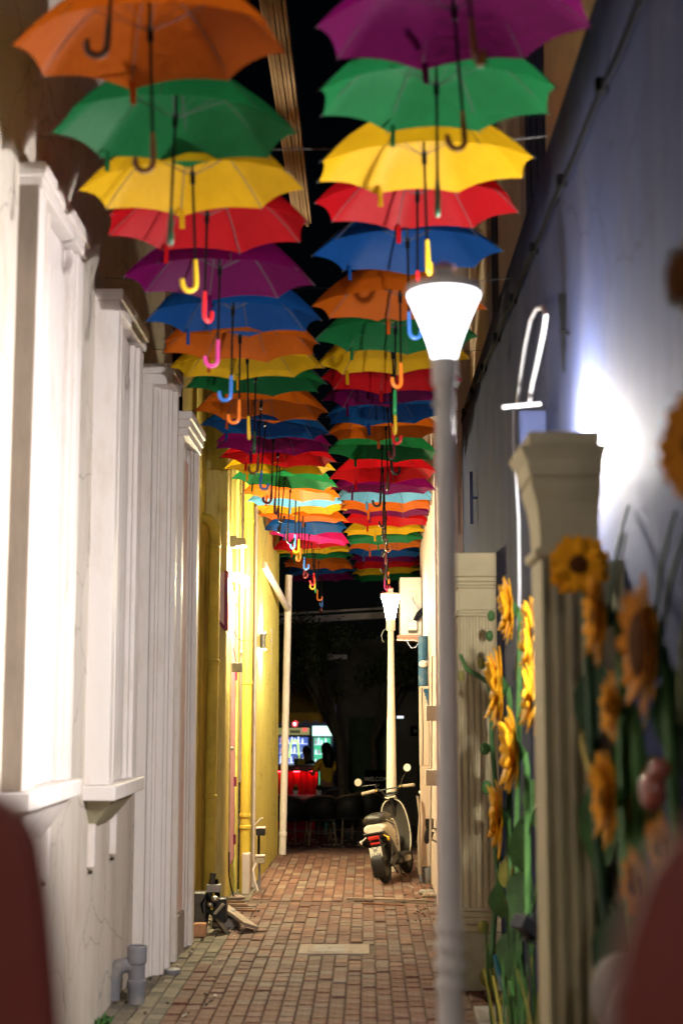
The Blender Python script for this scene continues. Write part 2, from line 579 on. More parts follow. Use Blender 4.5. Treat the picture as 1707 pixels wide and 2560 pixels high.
COLW, ROWL, ROWL2 = .1055, .165, .235
CV0, CV1 = G(745, 2385), G(917, 2362)       # inspection cover corners
cover_box = (CV0.x - .01, CV1.x + .03, CV0.y - .01, CV1.y + .02)
pv, pf = paver_mesh('b', COLW - .008, ROWL - .009)
pv2, pf2 = paver_mesh('b', COLW - .008, ROWL2 - .010)
brick_meshes, brick_meshes2 = [], []
for m_ in BR + GR:
    for vv, ff, lst in ((pv, pf, brick_meshes), (pv2, pf2, brick_meshes2)):
        me = bpy.data.meshes.new('brick')
        me.from_pydata(vv, [], ff)
        me.materials.append(m_)
        lst.append(me)
SPLIT = 14.75
cells = []
ncol = int(2.75 / COLW)
for ci in range(ncol):
    x = -1.74 + COLW * (ci + .5)
    for zone in (0, 1):
        rl = ROWL if zone == 0 else ROWL2
        lo, hi = (7.0, SPLIT) if zone == 0 else (SPLIT + .1, END - .01)
        y = hi + (random.uniform(-.09, .09) if zone == 0 else 0) - rl * (.5 + (random.choice([0, .5, .5, .25]) if zone == 0 else random.choice([0, 0, .5]))) - random.uniform(0, .02)
        while y - rl / 2 > lo:
            if not (cover_box[0] - COLW / 2 < x < cover_box[1] + COLW / 2 and cover_box[2] - rl * .3 < y < cover_box[3] + rl * .3):
                edge = -1.28 + .05 * math.sin(y * 1.7)
                if x < edge:
                    k = random.choice([8, 9, 10, 9, 10])
                else:
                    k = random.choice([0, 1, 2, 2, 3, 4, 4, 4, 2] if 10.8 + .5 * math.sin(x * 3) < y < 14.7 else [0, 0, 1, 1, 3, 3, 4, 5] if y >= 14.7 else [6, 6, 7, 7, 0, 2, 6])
                z = random.gauss(0, .003)
                if random.random() < .07:
                    z += random.uniform(-.012, .006)
                tilt = (random.gauss(0, .014), random.gauss(0, .018), random.gauss(0, .012))
                cells.append((y, x, k, z, tilt, zone))
            y -= rl
# the pavers that show largest: nearest inside the frame
vis = [c for c in cells if 8.85 < c[0] and -1.6 < c[1] < .62]
vis.sort(key=lambda c: c[0])
big = set(id(c) for c in vis[:300])
rest = MB()
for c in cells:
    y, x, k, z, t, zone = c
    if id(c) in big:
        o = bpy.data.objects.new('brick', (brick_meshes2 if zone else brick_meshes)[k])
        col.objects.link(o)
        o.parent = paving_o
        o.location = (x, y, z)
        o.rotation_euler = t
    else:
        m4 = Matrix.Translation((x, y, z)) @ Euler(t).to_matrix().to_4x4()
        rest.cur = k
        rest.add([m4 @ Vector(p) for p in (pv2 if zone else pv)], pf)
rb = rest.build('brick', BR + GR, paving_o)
tag(rb, kind='stuff')

# street pavers beyond the alley mouth: a strip of red bricks laid across
sp = MB()
for j in range(26):
    for i in range(-34, 36):
        y = END + .12 + j * .215
        if y > 25:
            break
        x = i * .108 + (.05 if j % 2 else 0)
        z = -.02 - .48 * (y - END) / (25.2 - END)
        sp.cur = random.choice([0, 1, 2, 2])
        m4 = Matrix.Translation((x, y, z + random.gauss(0, .002) + .012)) @ Matrix.Rotation(-.082, 4, 'X')
        sp.add([m4 @ Vector(p) for p in pv], pf)
spo = sp.build('street_paving', BR[:3])
tag(spo, kind='structure')

lt = MB()
for k in range(110):
    side = random.random()
    if side < .55:
        x, y = random.uniform(.35, .72), random.uniform(12.6, 16.8)
    else:
        x, y = random.uniform(-1.62, -1.05), random.uniform(9.2, 16.5)
    L = random.uniform(.008, .03)
    a_ = random.uniform(0, 3.14)
    lt.cur = random.choice([0, 0, 1])
    lt.bar((x - L * math.cos(a_), y - L * math.sin(a_), .008), (x + L * math.cos(a_), y + L * math.sin(a_), .012), random.uniform(.006, .02), .008)
tag(lt.build('litter_crumbs', [M['bark'], M['litter']]), 'crumbs of dirt and twigs along both edges of the brick paving', kind='stuff')

# inspection cover
cv = thing('inspection_cover', 'pale concrete inspection cover set into the brick paving', 'cover', ((CV0.x + CV1.x) / 2, (CV0.y + CV1.y) / 2, 0))
x0, x1, y0, y1 = CV0.x, CV1.x + .02, CV0.y, CV1.y
MB().box(x0, x1, y0, y1, -.04, .006).build('frame', M['cover'], cv, bevel=.004)
mb = MB()
mb.box(x0 + .12, x1 - .2, y0 + .05, y1 - .05, .0062, .010)
mb.build('lid', M['grey_stone'], cv, bevel=.003)
mb = MB()
for sx in (x0 + .075, x0 + .095, x1 - .17, x1 - .15):
    mb.box(sx, sx + .01, y0 + .04, y1 - .04, .0062, .013)
mb.build('rim_bar', M['cover'], cv)
mb = MB()
mb.ball(((x0 + x1) / 2 - .04, (y0 + y1) / 2, .011), .015, 8, 4, (1.3, 1, .6))
mb.build('lifting_lug', M['litter'], cv)

# loose sticks and raised paver edge
a, b = G(868, 2251), G(1064, 2256)
s = MB().bar(a + Vector((0, 0, .018)), b + Vector((0, 0, .016)), .035, .022)
tag(s.build('wooden_batten', M['board_wood'], loc=(a + b) / 2), 'long pale batten lying across the bricks near the scooter', 'batten')
a, b = G(905, 2262), G(1010, 2267)
s = MB().bar(a + Vector((0, 0, .014)), b + Vector((0, 0, .014)), .02, .016)
tag(s.build('wooden_batten', M['plank_wood'], loc=(a + b) / 2), 'short dark stick lying in front of the long batten', 'batten')

# ================================================================== LEFT WHITE BUILDING
WX = -1.72
wb_ = thing('white_building', 'white plastered building with tall moulded windows along the left of the alley', 'building', (WX, 8, 0))
mb = MB()
mb.box(WX - .6, WX, -3, 12.28, -.02, 8.5)
mb.build('wall', M['white_plaster'], wb_)

def hood(parent, y0, y1, xf, z, h1=.10, steps=2):
    m_ = MB()
    for i in range(steps):
        e = .016 * (i + 1)
        m_.box(WX - .01, xf + e, y0 - e, y1 + e, z + h1 / steps * i, z + h1 / steps * (i + 1) - .001)
    return m_.build('hood_moulding', M['white_trim'], parent, bevel=.005)


def sill(parent, y0, y1, xf, z, broken=False):
    m_ = MB()
    m_.box(WX - .01, xf + .05, y0 - .05, y1 + .05, z - .09, z)
    s_ = m_.build('sill', M['white_trim'], parent, bevel=.008)
    c_ = MB()
    # tapered corbel below
    yA, yB = y0 + .02, y1 - .1
    vs = [(WX, yA, z - .091), (xf + .02, yA, z - .091), (xf + .02, yB, z - .091), (WX, yB, z - .091),
          (WX, yA + .14, z - .26), (WX + .03, yA + .14, z - .26), (WX + .03, yB - .14, z - .26), (WX, yB - .14, z - .26)]
    c_.add(vs, [(0, 1, 2, 3), (4, 7, 6, 5), (0, 4, 5, 1), (1, 5, 6, 2), (2, 6, 7, 3), (3, 7, 4, 0)])
    c_.build('corbel', M['plinth'] if broken else M['white_trim'], parent)
    if True:
        for yy in ((y0 + .12, y1 - .15) if broken else (y1 - .25,)):
            MB().box(WX, WX + .045, yy, yy + .05, z - .50, z - .24).build('bracket', M['white_trim'], parent, bevel=.006)
        for yy in ((y0 + .12, y1 - .15) if broken else (y1 - .25,)):
            MB().ball((WX + .02, yy + .025, z - .53), .014, 8, 5).build('rust_bolt', M['bark'], parent)
    return s_


# window A (nearest)
wa = MB()
wa.box(WX - .012, -1.62, 6.76, 6.90, 1.586, 4.55)
wA = wa.build('window', M['white_trim'], wb_, bevel=.008)
for (ya, yb, xf) in ((6.905, 7.0, -1.655), (7.005, 7.07, -1.635), (7.08, 7.62, -1.675), (7.63, 7.70, -1.64), (7.705, 7.86, -1.62)):
    MB().box(WX - .011, xf, ya, yb, 1.586, 4.50).build('jamb_moulding', M['white_trim'], wA, bevel=.006)
for k in range(4):
    MB().box(WX, -1.668, 7.09 + k * .133, 7.09 + k * .133 + .122, 1.6, 4.3).build('shutter_board', M['white_trim'], wA, bevel=.005)
hood(wA, 6.76, 7.86, -1.62, 4.52, .14)
sill(wA, 6.76, 7.86, -1.62, 1.585)
MB().box(WX - .005, -1.622, 6.742, 6.7595, 1.588, 4.545).build('shade_strip', mat('shade_strip_tan', (.24, .195, .155), .85, .2, 6, .3, stretch=(1, 1, .3)), wA, bevel=.004)  # flat tan strip painting the shade on the window's near return
# window B
wB = MB().box(WX - .012, -1.575, 8.75, 8.86, 1.50, 4.48).build('window', M['white_trim'], wb_, bevel=.008)
for (ya, yb, xf) in ((8.865, 8.95, -1.60), (8.955, 9.0, -1.585), (9.01, 9.52, -1.63), (9.53, 9.6, -1.60), (9.605, 9.78, -1.575)):
    MB().box(WX - .011, xf, ya, yb, 1.50, 4.44).build('jamb_moulding', M['white_trim'], wB, bevel=.006)
for k in range(4):
    MB().box(WX, -1.622, 9.02 + k * .125, 9.02 + k * .125 + .115, 1.52, 4.2).build('shutter_board', M['white_trim'], wB, bevel=.005)
hood(wB, 8.75, 9.78, -1.575, 4.46, .14)
sill(wB, 8.75, 9.78, -1.575, 1.50, broken=True)
# doorway C: stepped casing seen end-on
dC = MB().box(WX - .012, -1.645, 10.66, 10.74, 0, 4.5).build('door_casing', M['white_trim'], wb_, bevel=.006)
for (ya, yb, xf) in ((10.75, 10.80, -1.615), (10.79, 10.84, -1.595), (10.83, 10.88, -1.545), (10.87, 10.93, -1.52), (10.92, 11.0, -1.485)):
    MB().box(WX - .011, xf, ya, yb, .0 if xf < -1.5 else .03, 4.42).build('jamb_moulding', M['white_trim'], dC, bevel=.005)
hood(dC, 10.66, 11.1, -1.50, 4.42, .16)
MB().lathe([(.055, 0), (.06, .01), (.06, .035), (.05, .04)], (-1.455, 10.9, 0), 14).build('base_cap', M['grey_pvc'], dC, smooth=True)
dD = MB().box(WX - .012, -1.496, 11.37, 11.47, 0, 4.3).build('door_casing', M['white_trim'], wb_, bevel=.006)
MB().box(WX, -1.515, 11.475, 11.88, .33, 4.0).build('reveal_panel', M['pale_pink'], dD, bevel=.004)
MB().box(WX, -1.50, 11.476, 11.9, 0, .325).build('plinth_block', M['grey_stone'], dD, bevel=.006)
for (ya, yb, xf) in ((11.9, 11.98, -1.545), (11.985, 12.06, -1.515), (12.065, 12.13, -1.50), (12.135, 12.27, -1.465)):
    MB().box(WX - .011, xf, ya, yb, 0, 4.15).build('jamb_moulding', M['white_trim'], dD, bevel=.005)
hood(dD, 11.37, 12.27, -1.47, 4.15, .2, 3)
# maroon edge-on board
a, b = P(427, 1697, 11.2), P(427, 1863, 11.2)
tag(MB().box(WX + .2, a.x + .012, 11.18, 11.22, b.z, a.z).build('notice_board', M['maroon'], loc=(a.x, 11.2, b.z), bevel=.003),
    'narrow dark maroon board edge on against the white door casing', 'board')

# eave above the left buildings
ev = thing('roof_eave', 'brown ribbed wooden eave high over the left side of the alley', 'eave', (-.95, 13, 7.9))
for k, (xa, xb, zz) in enumerate(((-.935, -.90, 8.05), (-.895, -.86, 8.02), (-.855, -.815, 7.99), (-.81, -.775, 8.01), (-.77, -.735, 7.98), (-.73, -.70, 8.02))):
    MB().box(xa, xb, 8.2, 17.4, zz, zz + .10).build('eave_board', M['brown_wood'], ev, bevel=.006)

# ================================================================== YELLOW HOUSES (left, farther)
yh = thing('yellow_house', 'shabby yellow house with a pink door and worn corner pilaster', 'house', (-1.6, 14, 0))
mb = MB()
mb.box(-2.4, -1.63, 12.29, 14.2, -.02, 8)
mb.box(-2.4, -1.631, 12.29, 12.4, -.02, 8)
mb.build('wall', M['shaded_yellow'], yh)
MB().box(-2.4, -1.41, 14.2, 14.36, -.02, 7.9).build('pilaster', M['rough_yellow'], yh, bevel=.012)
MB().box(-1.66, -1.60, 13.1, 13.16, 0, 6).build('wall_strip', M['yellow_plaster'], yh)
mb = MB()
mb.box(-2.4, -1.415, 14.361, 14.66, -.02, 7.9)
mb.box(-2.4, -1.45, 14.661, 15.55, -.02, .30)
mb.box(-2.4, -1.45, 14.661, 15.55, 3.22, 7.9)
mb.box(-2.4, -1.415, 15.551, 15.75, -.02, 7.9)
mb.build('front_wall', M['yellow_plaster'], yh)
dr = MB().box(-1.6, -1.44, 14.70, 15.5, .32, 3.18).build('door', M['pink_paint'], yh, bevel=.004)
for k in range(5):
    MB().box(-1.5, -1.428, 14.72 + k * .155, 14.72 + k * .155 + .145, .36, 3.1).build('door_board', M['pink_paint'], dr, bevel=.004)
MB().box(-1.62, -1.40, 14.655, 14.695, .3, 3.2).build('door_frame', M['brown_wood'], yh)
h = P(584, 1872, 14.78)
MB().ball((-1.40, 14.80, h.z), .022, 10, 8).tube([(-1.44, 14.8, h.z), (-1.40, 14.8, h.z)], .012, 8).build('handle', M['steel'], dr, smooth=True)
for (px, py) in ((600, 1690), (600, 2100), (597, 1955), (592, 1497)):
    q = P(px, py, 15.3)
    MB().box(-1.428, -1.405, 15.35, 15.42, q.z - .05, q.z + .05).build('hinge', M['maroon'], dr)
# decayed strip
MB().box(-1.9, -1.37, 15.751, 15.87, -.02, 2.9).build('bare_masonry', M['mold'], yh, bevel=.02)
# framed sign on the pilaster
a, b = P(551, 1430, 14.17), P(570, 1577, 14.17)
sg = thing('framed_sign', 'pale pink sign board with maroon frame on the yellow pilaster', 'sign', (a.x, 14.17, b.z))
MB().box(a.x - .02, b.x - .035, 14.16, 14.198, b.z + .05, a.z).build('panel', M['pale_pink'], sg)
MB().box(b.x - .034, b.x + .004, 14.13, 14.197, b.z, a.z + .01).build('frame', M['maroon'], sg)
MB().bar((a.x - .02, 14.165, b.z + .11), (b.x - .03, 14.165, b.z + .02), .03, .03).build('frame', M['maroon'], sg)


def pipe_thing(name, label, pts, r, m_, rings=(), cat='pipe'):
    t = thing(name, label, cat, pts[-1])
    MB().tube(pts, r, 14).build('pipe', m_, t, smooth=True)
    for z in rings:
        # interpolate x,y at z
        for p, q in zip(pts[:-1], pts[1:]):
            p, q = Vector(p), Vector(q)
            if min(p.z, q.z) <= z <= max(p.z, q.z) and abs(p.z - q.z) > 1e-3:
                c = p.lerp(q, (z - p.z) / (q.z - p.z))
                MB().lathe([(r * 1.01, -.02), (r * 1.14, -.014), (r * 1.14, .014), (r * 1.01, .02)], c, 14).build('collar', m_, t, smooth=True)
                break
    return t


# yellow elbow pipe, the corner's shade put into its colour
q = P(540, 1400, 13.95)
zt = P(530, 1300, 13.95).z
xx = P(528, 1900, 13.95).x
pts = [(-1.78, 13.9, zt + .02), (-1.66, 13.92, zt + .02), (-1.57, 13.94, zt), (-1.525, 13.95, zt - .06), (-1.51, 13.95, zt - .18), (-1.515, 13.95, 2.2), (-1.53, 13.95, 0)]
pipe_thing('downpipe', 'yellow downpipe with an elbow, coloured dark for the shaded corner', pts, .058, M['shaded_yellow'], (zt - .25, 2.4, 1.1))
# tall yellow downpipe
b0 = G(611, 2231)
zt = 5.2
pipe_thing('downpipe', 'tall bright yellow downpipe beside the pink door', [(b0.x + .015, b0.y, zt), (b0.x + .01, b0.y, 2.6), (b0.x, b0.y, 0)], .056,
           M['yellow_pipe'], (P(615, 1302, b0.y).z, P(615, 1707, b0.y).z, P(611, 2038, b0.y).z, P(611, 2067, b0.y).z))
# thin conduit
q0, q1 = P(609, 1180, 14.6), P(602, 1705, 14.6)
pipe_thing('conduit', 'thin pale conduit running up beside the yellow downpipe', [q0, q1, (q1.x, 14.6, 1.2)], .014, M['white_pvc'], (q1.z + .3, q0.z - .5), 'conduit')

# second yellow house with smooth wall
y2 = thing('yellow_house', 'smooth lemon yellow house wall at the far end of the left side', 'house', (-1.3, 17.5, 0))
mb = MB()
mb.prism([(-3.2, 15.88), (-1.275, 15.88), (-1.205, 19.3), (-3.2, 19.3)], -.3, 5.7)
mb.build('wall', M['yellow_plaster'], y2)
MB().prism([(-1.274, 15.87), (-1.245, 15.87), (-1.24, 15.95), (-1.274, 15.95)], 0, 5.6).build('white_edge_strip', M['white_pvc'], y2)  # thin white strip up the near edge of the wall
mb = MB()
for k in range(9):
    z = P(678, 1580 + k * 10 + random.uniform(-3, 3), 18.2).z
    xw = -1.225
    mb.box(xw - .01, xw + .004, 18.1 + random.uniform(-.05, .05), 18.16 + random.uniform(0, .06), z, z + random.uniform(.015, .05))
tag(mb.build('paint_chips', M['white_plaster'], y2), kind='stuff')

# diagonal brace pipe and white drain pole
pA, pB = P(655, 1400, 16.9), P(713, 1526, 18.6)
pA = Vector((-1.24, 16.9, P(650, 1412, 16.9).z))
pole_b = G(706, 2136)
pole_t = P(722, 1438, pole_b.y)
t = thing('drain_pole', 'white plastic drain pole standing at the end of the yellow wall', 'pipe', pole_b)
MB().tube([pole_t, pole_b.lerp(pole_t, .5), pole_b], .048, 14).build('pipe', M['white_pvc'], t, smooth=True)
jn = pole_b.lerp(pole_t, (1526 - 2136) / (1438 - 2136))
MB().tube([pA, jn], .042, 12).build('slanting_branch', M['white_pvc'], t, smooth=True)
MB().lathe([(.05, -.03), (.054, -.025), (.054, .025), (.05, .03)], pole_b.lerp(pole_t, .07), 14).build('collar', M['white_pvc'], t, smooth=True)

# lamps on the yellow houses -------------------------------------------------
q = P(604, 1355, 14.55)
lb = thing('lamp_box', 'cream box lamp with an open bottom on the yellow wall', 'wall lamp', q)
vs = [(-.05, -.06, .045), (.045, -.06, .03), (.045, .06, .03), (-.05, .06, .045), (-.05, -.06, -.05), (.05, -.06, -.045), (.05, .06, -.045), (-.05, .06, -.05)]
vs = [tuple(Vector(v) + q) for v in vs]
MB().add(vs, [(0, 1, 2, 3), (0, 4, 5, 1), (1, 5, 6, 2), (2, 6, 7, 3), (3, 7, 4, 0)]).build('housing', M['ac_paint'], lb)
MB().box(q.x - .12, q.x - .052, q.y - .05, q.y + .05, q.z - .06, q.z + .06).build('wall_plate', M['ac_paint'], lb)
MB().box(q.x - .04, q.x + .04, q.y - .05, q.y + .05, q.z - .047, q.z - .038).build('tube_light', M['twin_glow'], lb)
q = P(600, 1445, 14.55)
tw = thing('twin_wall_lamp', 'glaring pair of bare bulbs on a bracket above the pink door', 'wall lamp', q)
MB().box(-1.415, q.x + .0, q.y - .03, q.y + .03, q.z - .03, q.z + .05).build('bracket', M['ac_paint'], tw, bevel=.005)
MB().tube([q + Vector((0, -.02, -.01)), q + Vector((.05, -.03, -.05)), q + Vector((.075, -.035, -.08))], [.022, .034, .03], 12).build('bulb', M['twin_glow'], tw, smooth=True)
MB().tube([q + Vector((0, .05, .02)), q + Vector((.05, .05, .0)), q + Vector((.07, .05, -.02))], [.02, .028, .026], 12).build('bulb', M['twin_glow'], tw, smooth=True)
MB().tube([q + Vector((-.05, -.04, .03)), q + Vector((-.02, -.06, -.01)), q + Vector((.05, -.06, -.01)), q + Vector((.09, -.05, .03)), q + Vector((.1, -.05, .07))], .004, 6).build('wire', M['cable_black'], tw)
# up/down sconce box on the lemon wall
a, b = P(640, 1583, 16.75), P(656, 1623, 16.75)
a.x = -1.285
sc_ = thing('sconce', 'dark square wall lamp shining up and down the lemon wall', 'wall lamp', (a.x, 16.75, b.z))
prof = [(-1.262, 16.68), (-1.262, 16.84), (a.x + .085, 16.84), (a.x + .085, 16.68)]
m_ = MB()
m_.prism(prof, b.z, b.z + .012)
m_.prism(prof, a.z - .012, a.z)
# concave front
n = 6
vs, fs = [], []
for i in range(n + 1):
    z = b.z + (a.z - b.z) * i / n
    bow = .014 * (1 - (2 * i / n - 1) ** 2)
    vs += [(-1.262, 16.676, z), (a.x + .088 - bow, 16.676, z), (a.x + .088 - bow, 16.844, z), (-1.262, 16.844, z)]
for i in range(n):
    o_ = i * 4
    for k in range(3):
        fs.append((o_ + k, o_ + k + 1, o_ + 5 + k, o_ + 4 + k))
m_.add(vs, fs)
m_.build('housing', M['dark_steel'], sc_)
MB().box(-1.25, -1.205, 16.70, 16.82, b.z - .006, b.z - .001).build('lens', M['sconce_glow'], sc_)
MB().box(-1.25, -1.205, 16.70, 16.82, a.z + .001, a.z + .006).build('lens', M['sconce_glow'], sc_)

# junction box and wires
a, b = P(580, 1657, 14.4), P(604, 1680, 14.4)
jb = thing('junction_box', 'small grey electrical junction box on the yellow wall', 'junction box', ((a.x + b.x) / 2, 14.45, b.z))
MB().box(a.x, b.x, 14.38, 14.52, b.z, a.z).build('box', M['grey_stone'], jb, bevel=.004)
MB().box(a.x + .006, b.x - .006, 14.374, 14.3795, b.z + .006, a.z - .006).build('lid', M['ac_paint'], jb)
w = thing('loose_wire', 'thin dark wire hanging loose from the wall lamp', 'wire', P(590, 1600, 14.4))
MB().tube([P(584, 1572, 14.35), P(592, 1595, 14.3), P(606, 1602, 14.3), P(622, 1600, 14.3), P(626, 1608, 14.3)], .0035, 6).build('strand', M['cable_black'], w)
MB().tube([P(583, 1620, 14.35), P(587, 1635, 14.34), P(591, 1653, 14.34)], .0035, 6).build('strand', M['cable_black'], w)
w = tag(MB().tube([P(573, 2130, 14.3), P(573, 2190, 14.25), P(577, 2215, 14.2), P(584, 2240, 14.1)], .008, 6).build('cable', M['cable_black'], loc=P(584, 2240, 14.1)),
        'black cable hanging to the ground at the corner pilaster', 'cable')
# water meters
wm = G(652, 2205)
for k, (px, py, dd) in enumerate(((652, 2080, 15.6), (651, 2150, 15.55))):
    q = P(px, py, dd)
    t = thing('water_meter', ('upper black water meter with a white pipe behind the yellow downpipe', 'lower pale water meter behind the yellow downpipe')[k], 'meter', q, 'water meters')
    MB().box(q.x - .05, q.x + .05, q.y - .05, q.y + .05, q.z - .035, q.z + .035).build('body', M['ac_paint'] if k else M['black_plastic'], t, bevel=.01)
    MB().box(q.x - .052, q.x + .052, q.y - .055, q.y + .055, q.z + .036, q.z + .055).build('lid', M['white_pvc'], t, bevel=.006)
    if k == 0:
        MB().tube([(q.x - .02, q.y, q.z - .03), (q.x - .02, q.y, q.z - .30)], .014, 8).build('stem', M['cable_black'], t)
        MB().tube([(q.x - .06, q.y, q.z + .08), (q.x, q.y - .02, q.z + .14), (q.x + .02, q.y - .03, q.z + .15)], .008, 8).build('spout', M['white_pvc'], t)
    else:
        MB().tube([(q.x - .01, q.y, q.z - .03), (q.x - .01, q.y, .02)], .014, 8).build('stem', M['grey_pvc'], t)
        MB().tube([(q.x - .02, q.y - .02, q.z + .02), (q.x - .07, q.y - .06, q.z - .1), (q.x - .05, q.y - .08, .1), (q.x - .02, q.y - .08, .02)], .014, 8).build('hose', M['white_pvc'], t)
q = G(641, 2225)
tag(MB().box(-1.33, -1.25, 15.3, 15.5, 0, .42).build('concrete_block', M['white_pvc'], loc=(-1.29, 15.4, 0), bevel=.01),
    'small pale upright block between the downpipe and the meters', 'block')

# ---------------------------------------------------------------- junk in the corner
jk = G(505, 2320)
j = thing('broken_scooter_part', 'tangle of dark broken machine parts dumped in the left corner', 'scrap', (-1.42, 12.9, 0))
b_ = Vector((-1.47, 12.9, 0))
j_before = set(bpy.data.objects)
MB().bar(b_ + Vector((.02, 0, .05)), b_ + Vector((.09, .05, .62)), .05, .04).build('strut', M['dark_steel'], j, bevel=.005)
MB().bar(b_ + Vector((.16, .02, .15)), b_ + Vector((.11, .06, .55)), .04, .03).build('strut', M['black_matt'], j, bevel=.005)
MB().box(b_.x + .1, b_.x + .22, b_.y - .06, b_.y + .1, .1, .36).build('housing', M['black_plastic'], j, bevel=.012)
MB().box(b_.x + .04, b_.x + .16, b_.y - .02, b_.y + .08, .42, .5).build('bracket', M['grey_stone'], j, bevel=.005)
MB().ball(b_ + Vector((.12, -.08, .36)), .035, 10, 7).ball(b_ + Vector((.08, -.08, .30)), .03, 10, 7).build('lens', M['steel'], j, smooth=True)
MB().tube([b_ + Vector((.03, -.03, .1)), b_ + Vector((.0, -.05, .3)), b_ + Vector((.05, -.06, .4)), b_ + Vector((.13, -.08, .28))], .012, 8).build('hose', M['cable_black'], j, smooth=True)
MB().bar(b_ + Vector((.08, -.1, .24)), b_ + Vector((.25, -.16, .0)), .07, .012).build('flap', M['black_plastic'], j)
MB().box(b_.x - .08, b_.x + .04, b_.y - .05, b_.y + .12, .0, .42).build('motor_case', M['dark_steel'], j, bevel=.02)
MB().tube([b_ + Vector((.12, -.1, .2)), b_ + Vector((.20, -.09, .31))], .016, 8).build('shaft', M['ac_paint'], j)
for o_ in set(bpy.data.objects) - j_before:
    for v_ in o_.data.vertices:
        v_.co = Vector((v_.co.x, v_.co.y, v_.co.z * .8))
a = G(498, 2344)
tag(MB().box(a.x - .055, a.x + .055, a.y, a.y + .1, 0, .115, ).build('loose_block', mat('loose_block_clay', (.46, .24, .13), .85, .2, 14, .4), loc=a, bevel=.012),
    'single orange brown clay block on the ground at the corner', 'block')
a, b = G(540, 2268), G(600, 2296)
bd = MB()
bd.bar(Vector((-1.42, 13.45, .2)), Vector((-1.03, 12.85, .05)), .17, .03, (0.2, .3, 1))
tag(bd.build('loose_board', M['board_wood'], loc=(-1.2, 13.1, 0), bevel=.004), 'weathered plank propped on the ground beside the scrap', 'plank')
tag(MB().box(-1.4, -1.15, 13.05, 13.28, 0, .09).box(-1.36, -1.2, 13.1, 13.25, .091, .15).build('rubble_stone', M['grey_stone'], loc=(-1.3, 13.1, 0), bevel=.02), 'low grey stone under the propped plank', 'stone')
q = G(592, 2248)
tag(MB().ball(q + Vector((0, 0, .02)), .05, 9, 6, (1.8, 1, .5)).build('rubble_stone', M['cover'], loc=q), 'flat pale stone at the foot of the corner pilaster', 'stone')
for k in range(5):
    q = G(575 + k * 9 + random.uniform(-8, 8), 2258 + k * 5)
    tag(MB().bar(q + Vector((-.12, 0, .012)), q + Vector((.14, random.uniform(-.05, .05), .01)), .03, .016).build('wood_scrap', M['board_wood'] if k % 2 else M['plank_wood'], loc=q),
        '%s wood scrap, %s from the house, on the ground below the pink door' % ('pale' if k % 2 else 'dark brown', ORD[k]), 'wood scrap', 'wood scraps below the pink door')

# grey PVC elbow in front of the white wall
b0 = G(341, 2508)
zt = P(341, 2364, b0.y).z
t = thing('drain_tee', 'grey plastic drain tee standing against the white wall', 'pipe', b0)
MB().lathe([(.058, 0), (.06, .02), (.06, .1), (.066, .11), (.066, .15), (.056, .16), (.056, zt - .12), (.066, zt - .11), (.068, zt - .01), (.064, zt), (.055, zt), (.052, zt - .1)], b0, 18, caps=False).build('riser', M['grey_pvc'], t, smooth=True)
zz = P(300, 2425, b0.y).z
MB().tube([b0 + Vector((0, 0, zz + .02)), b0 + Vector((-.06, 0, zz + .035)), b0 + Vector((-.12, 0, zz + .02)), b0 + Vector((-.155, 0, zz - .04)), b0 + Vector((-.16, 0, zz - .12)), b0 + Vector((-.16, 0, .02))], [.05, .052, .053, .052, .05, .05], 14).build('elbow', M['grey_pvc'], t, smooth=True)
wd = MB()
q = Vector((WX + .05, 9.25, 0))
for k in range(26):
    a = q + Vector((random.uniform(-.03, .05), random.uniform(-.1, .1), 0))
    h_ = random.uniform(.02, .06)
    tip = a + Vector((random.uniform(-.03, .05), random.uniform(-.05, .05), h_))
    wd.add([a + Vector((-.008, 0, 0)), a + Vector((.008, 0, 0)), (a + tip) / 2 + Vector((.012, 0, 0)), tip, (a + tip) / 2 + Vector((-.012, 0, 0))], [(0, 1, 2, 3, 4)])
tag(wd.build('weed', M['leaf_green'], loc=q), 'small green weed sprouting at the foot of the white wall', 'weed')

# ================================================================== RIGHT SIDE
RX = .93
bh = thing('blue_house', 'lavender blue plastered house wall along the right of the alley', 'house', (RX, 8, 0))
mb = MB()
mb.box(RX, RX + .45, -2, 13.8, -.02, 4.75)
mb.build('wall', M['blue_plaster'], bh)
MB().box(RX - .001, RX + .47, -2, 13.8, 4.752, 4.84).build('coping', M['blue_plaster'], bh, bevel=.01)
# set-back upper storey with dark shuttered openings
UX = 1.0
for (ya, yb) in ((2, 7.63), (8.92, 10.5), (11.48, 13.6)):
    MB().box(UX, UX + .4, ya, yb, 4.85, 11).build('upper_wall', M['tan_plaster'] if ya < 5 else M['beige_plaster'], bh)
for (ya, yb) in ((7.631, 8.919), (10.501, 11.479)):
    f_ = MB().box(UX + .06, UX + .4, ya, yb, 4.85, 11).build('shutter', M['navy'], bh)
    for k in range(4):
        w_ = (yb - ya) / 4
        MB().box(UX + .03, UX + .06, ya + k * w_ + .03, ya + (k + 1) * w_ - .03, 4.95, 10.9).build('shutter_leaf', M['navy'], f_)
bg = thing('beige_house', 'beige house at the far right end carrying the air conditioner', 'house', (.8, 16, 0))
MB().box(.70, 1.9, 13.8, END - .3, -.3, 6.5).build('wall', M['beige_plaster'], bg)
MB().box(.72, 1.5, 13.79, 13.799, -.02, 1.75).build('navy_dado', M['navy'], bg)
MB().box(.68, .699, 14.4, 14.6, 0, 6).build('pilaster_strip', M['pale_pink'], bg)
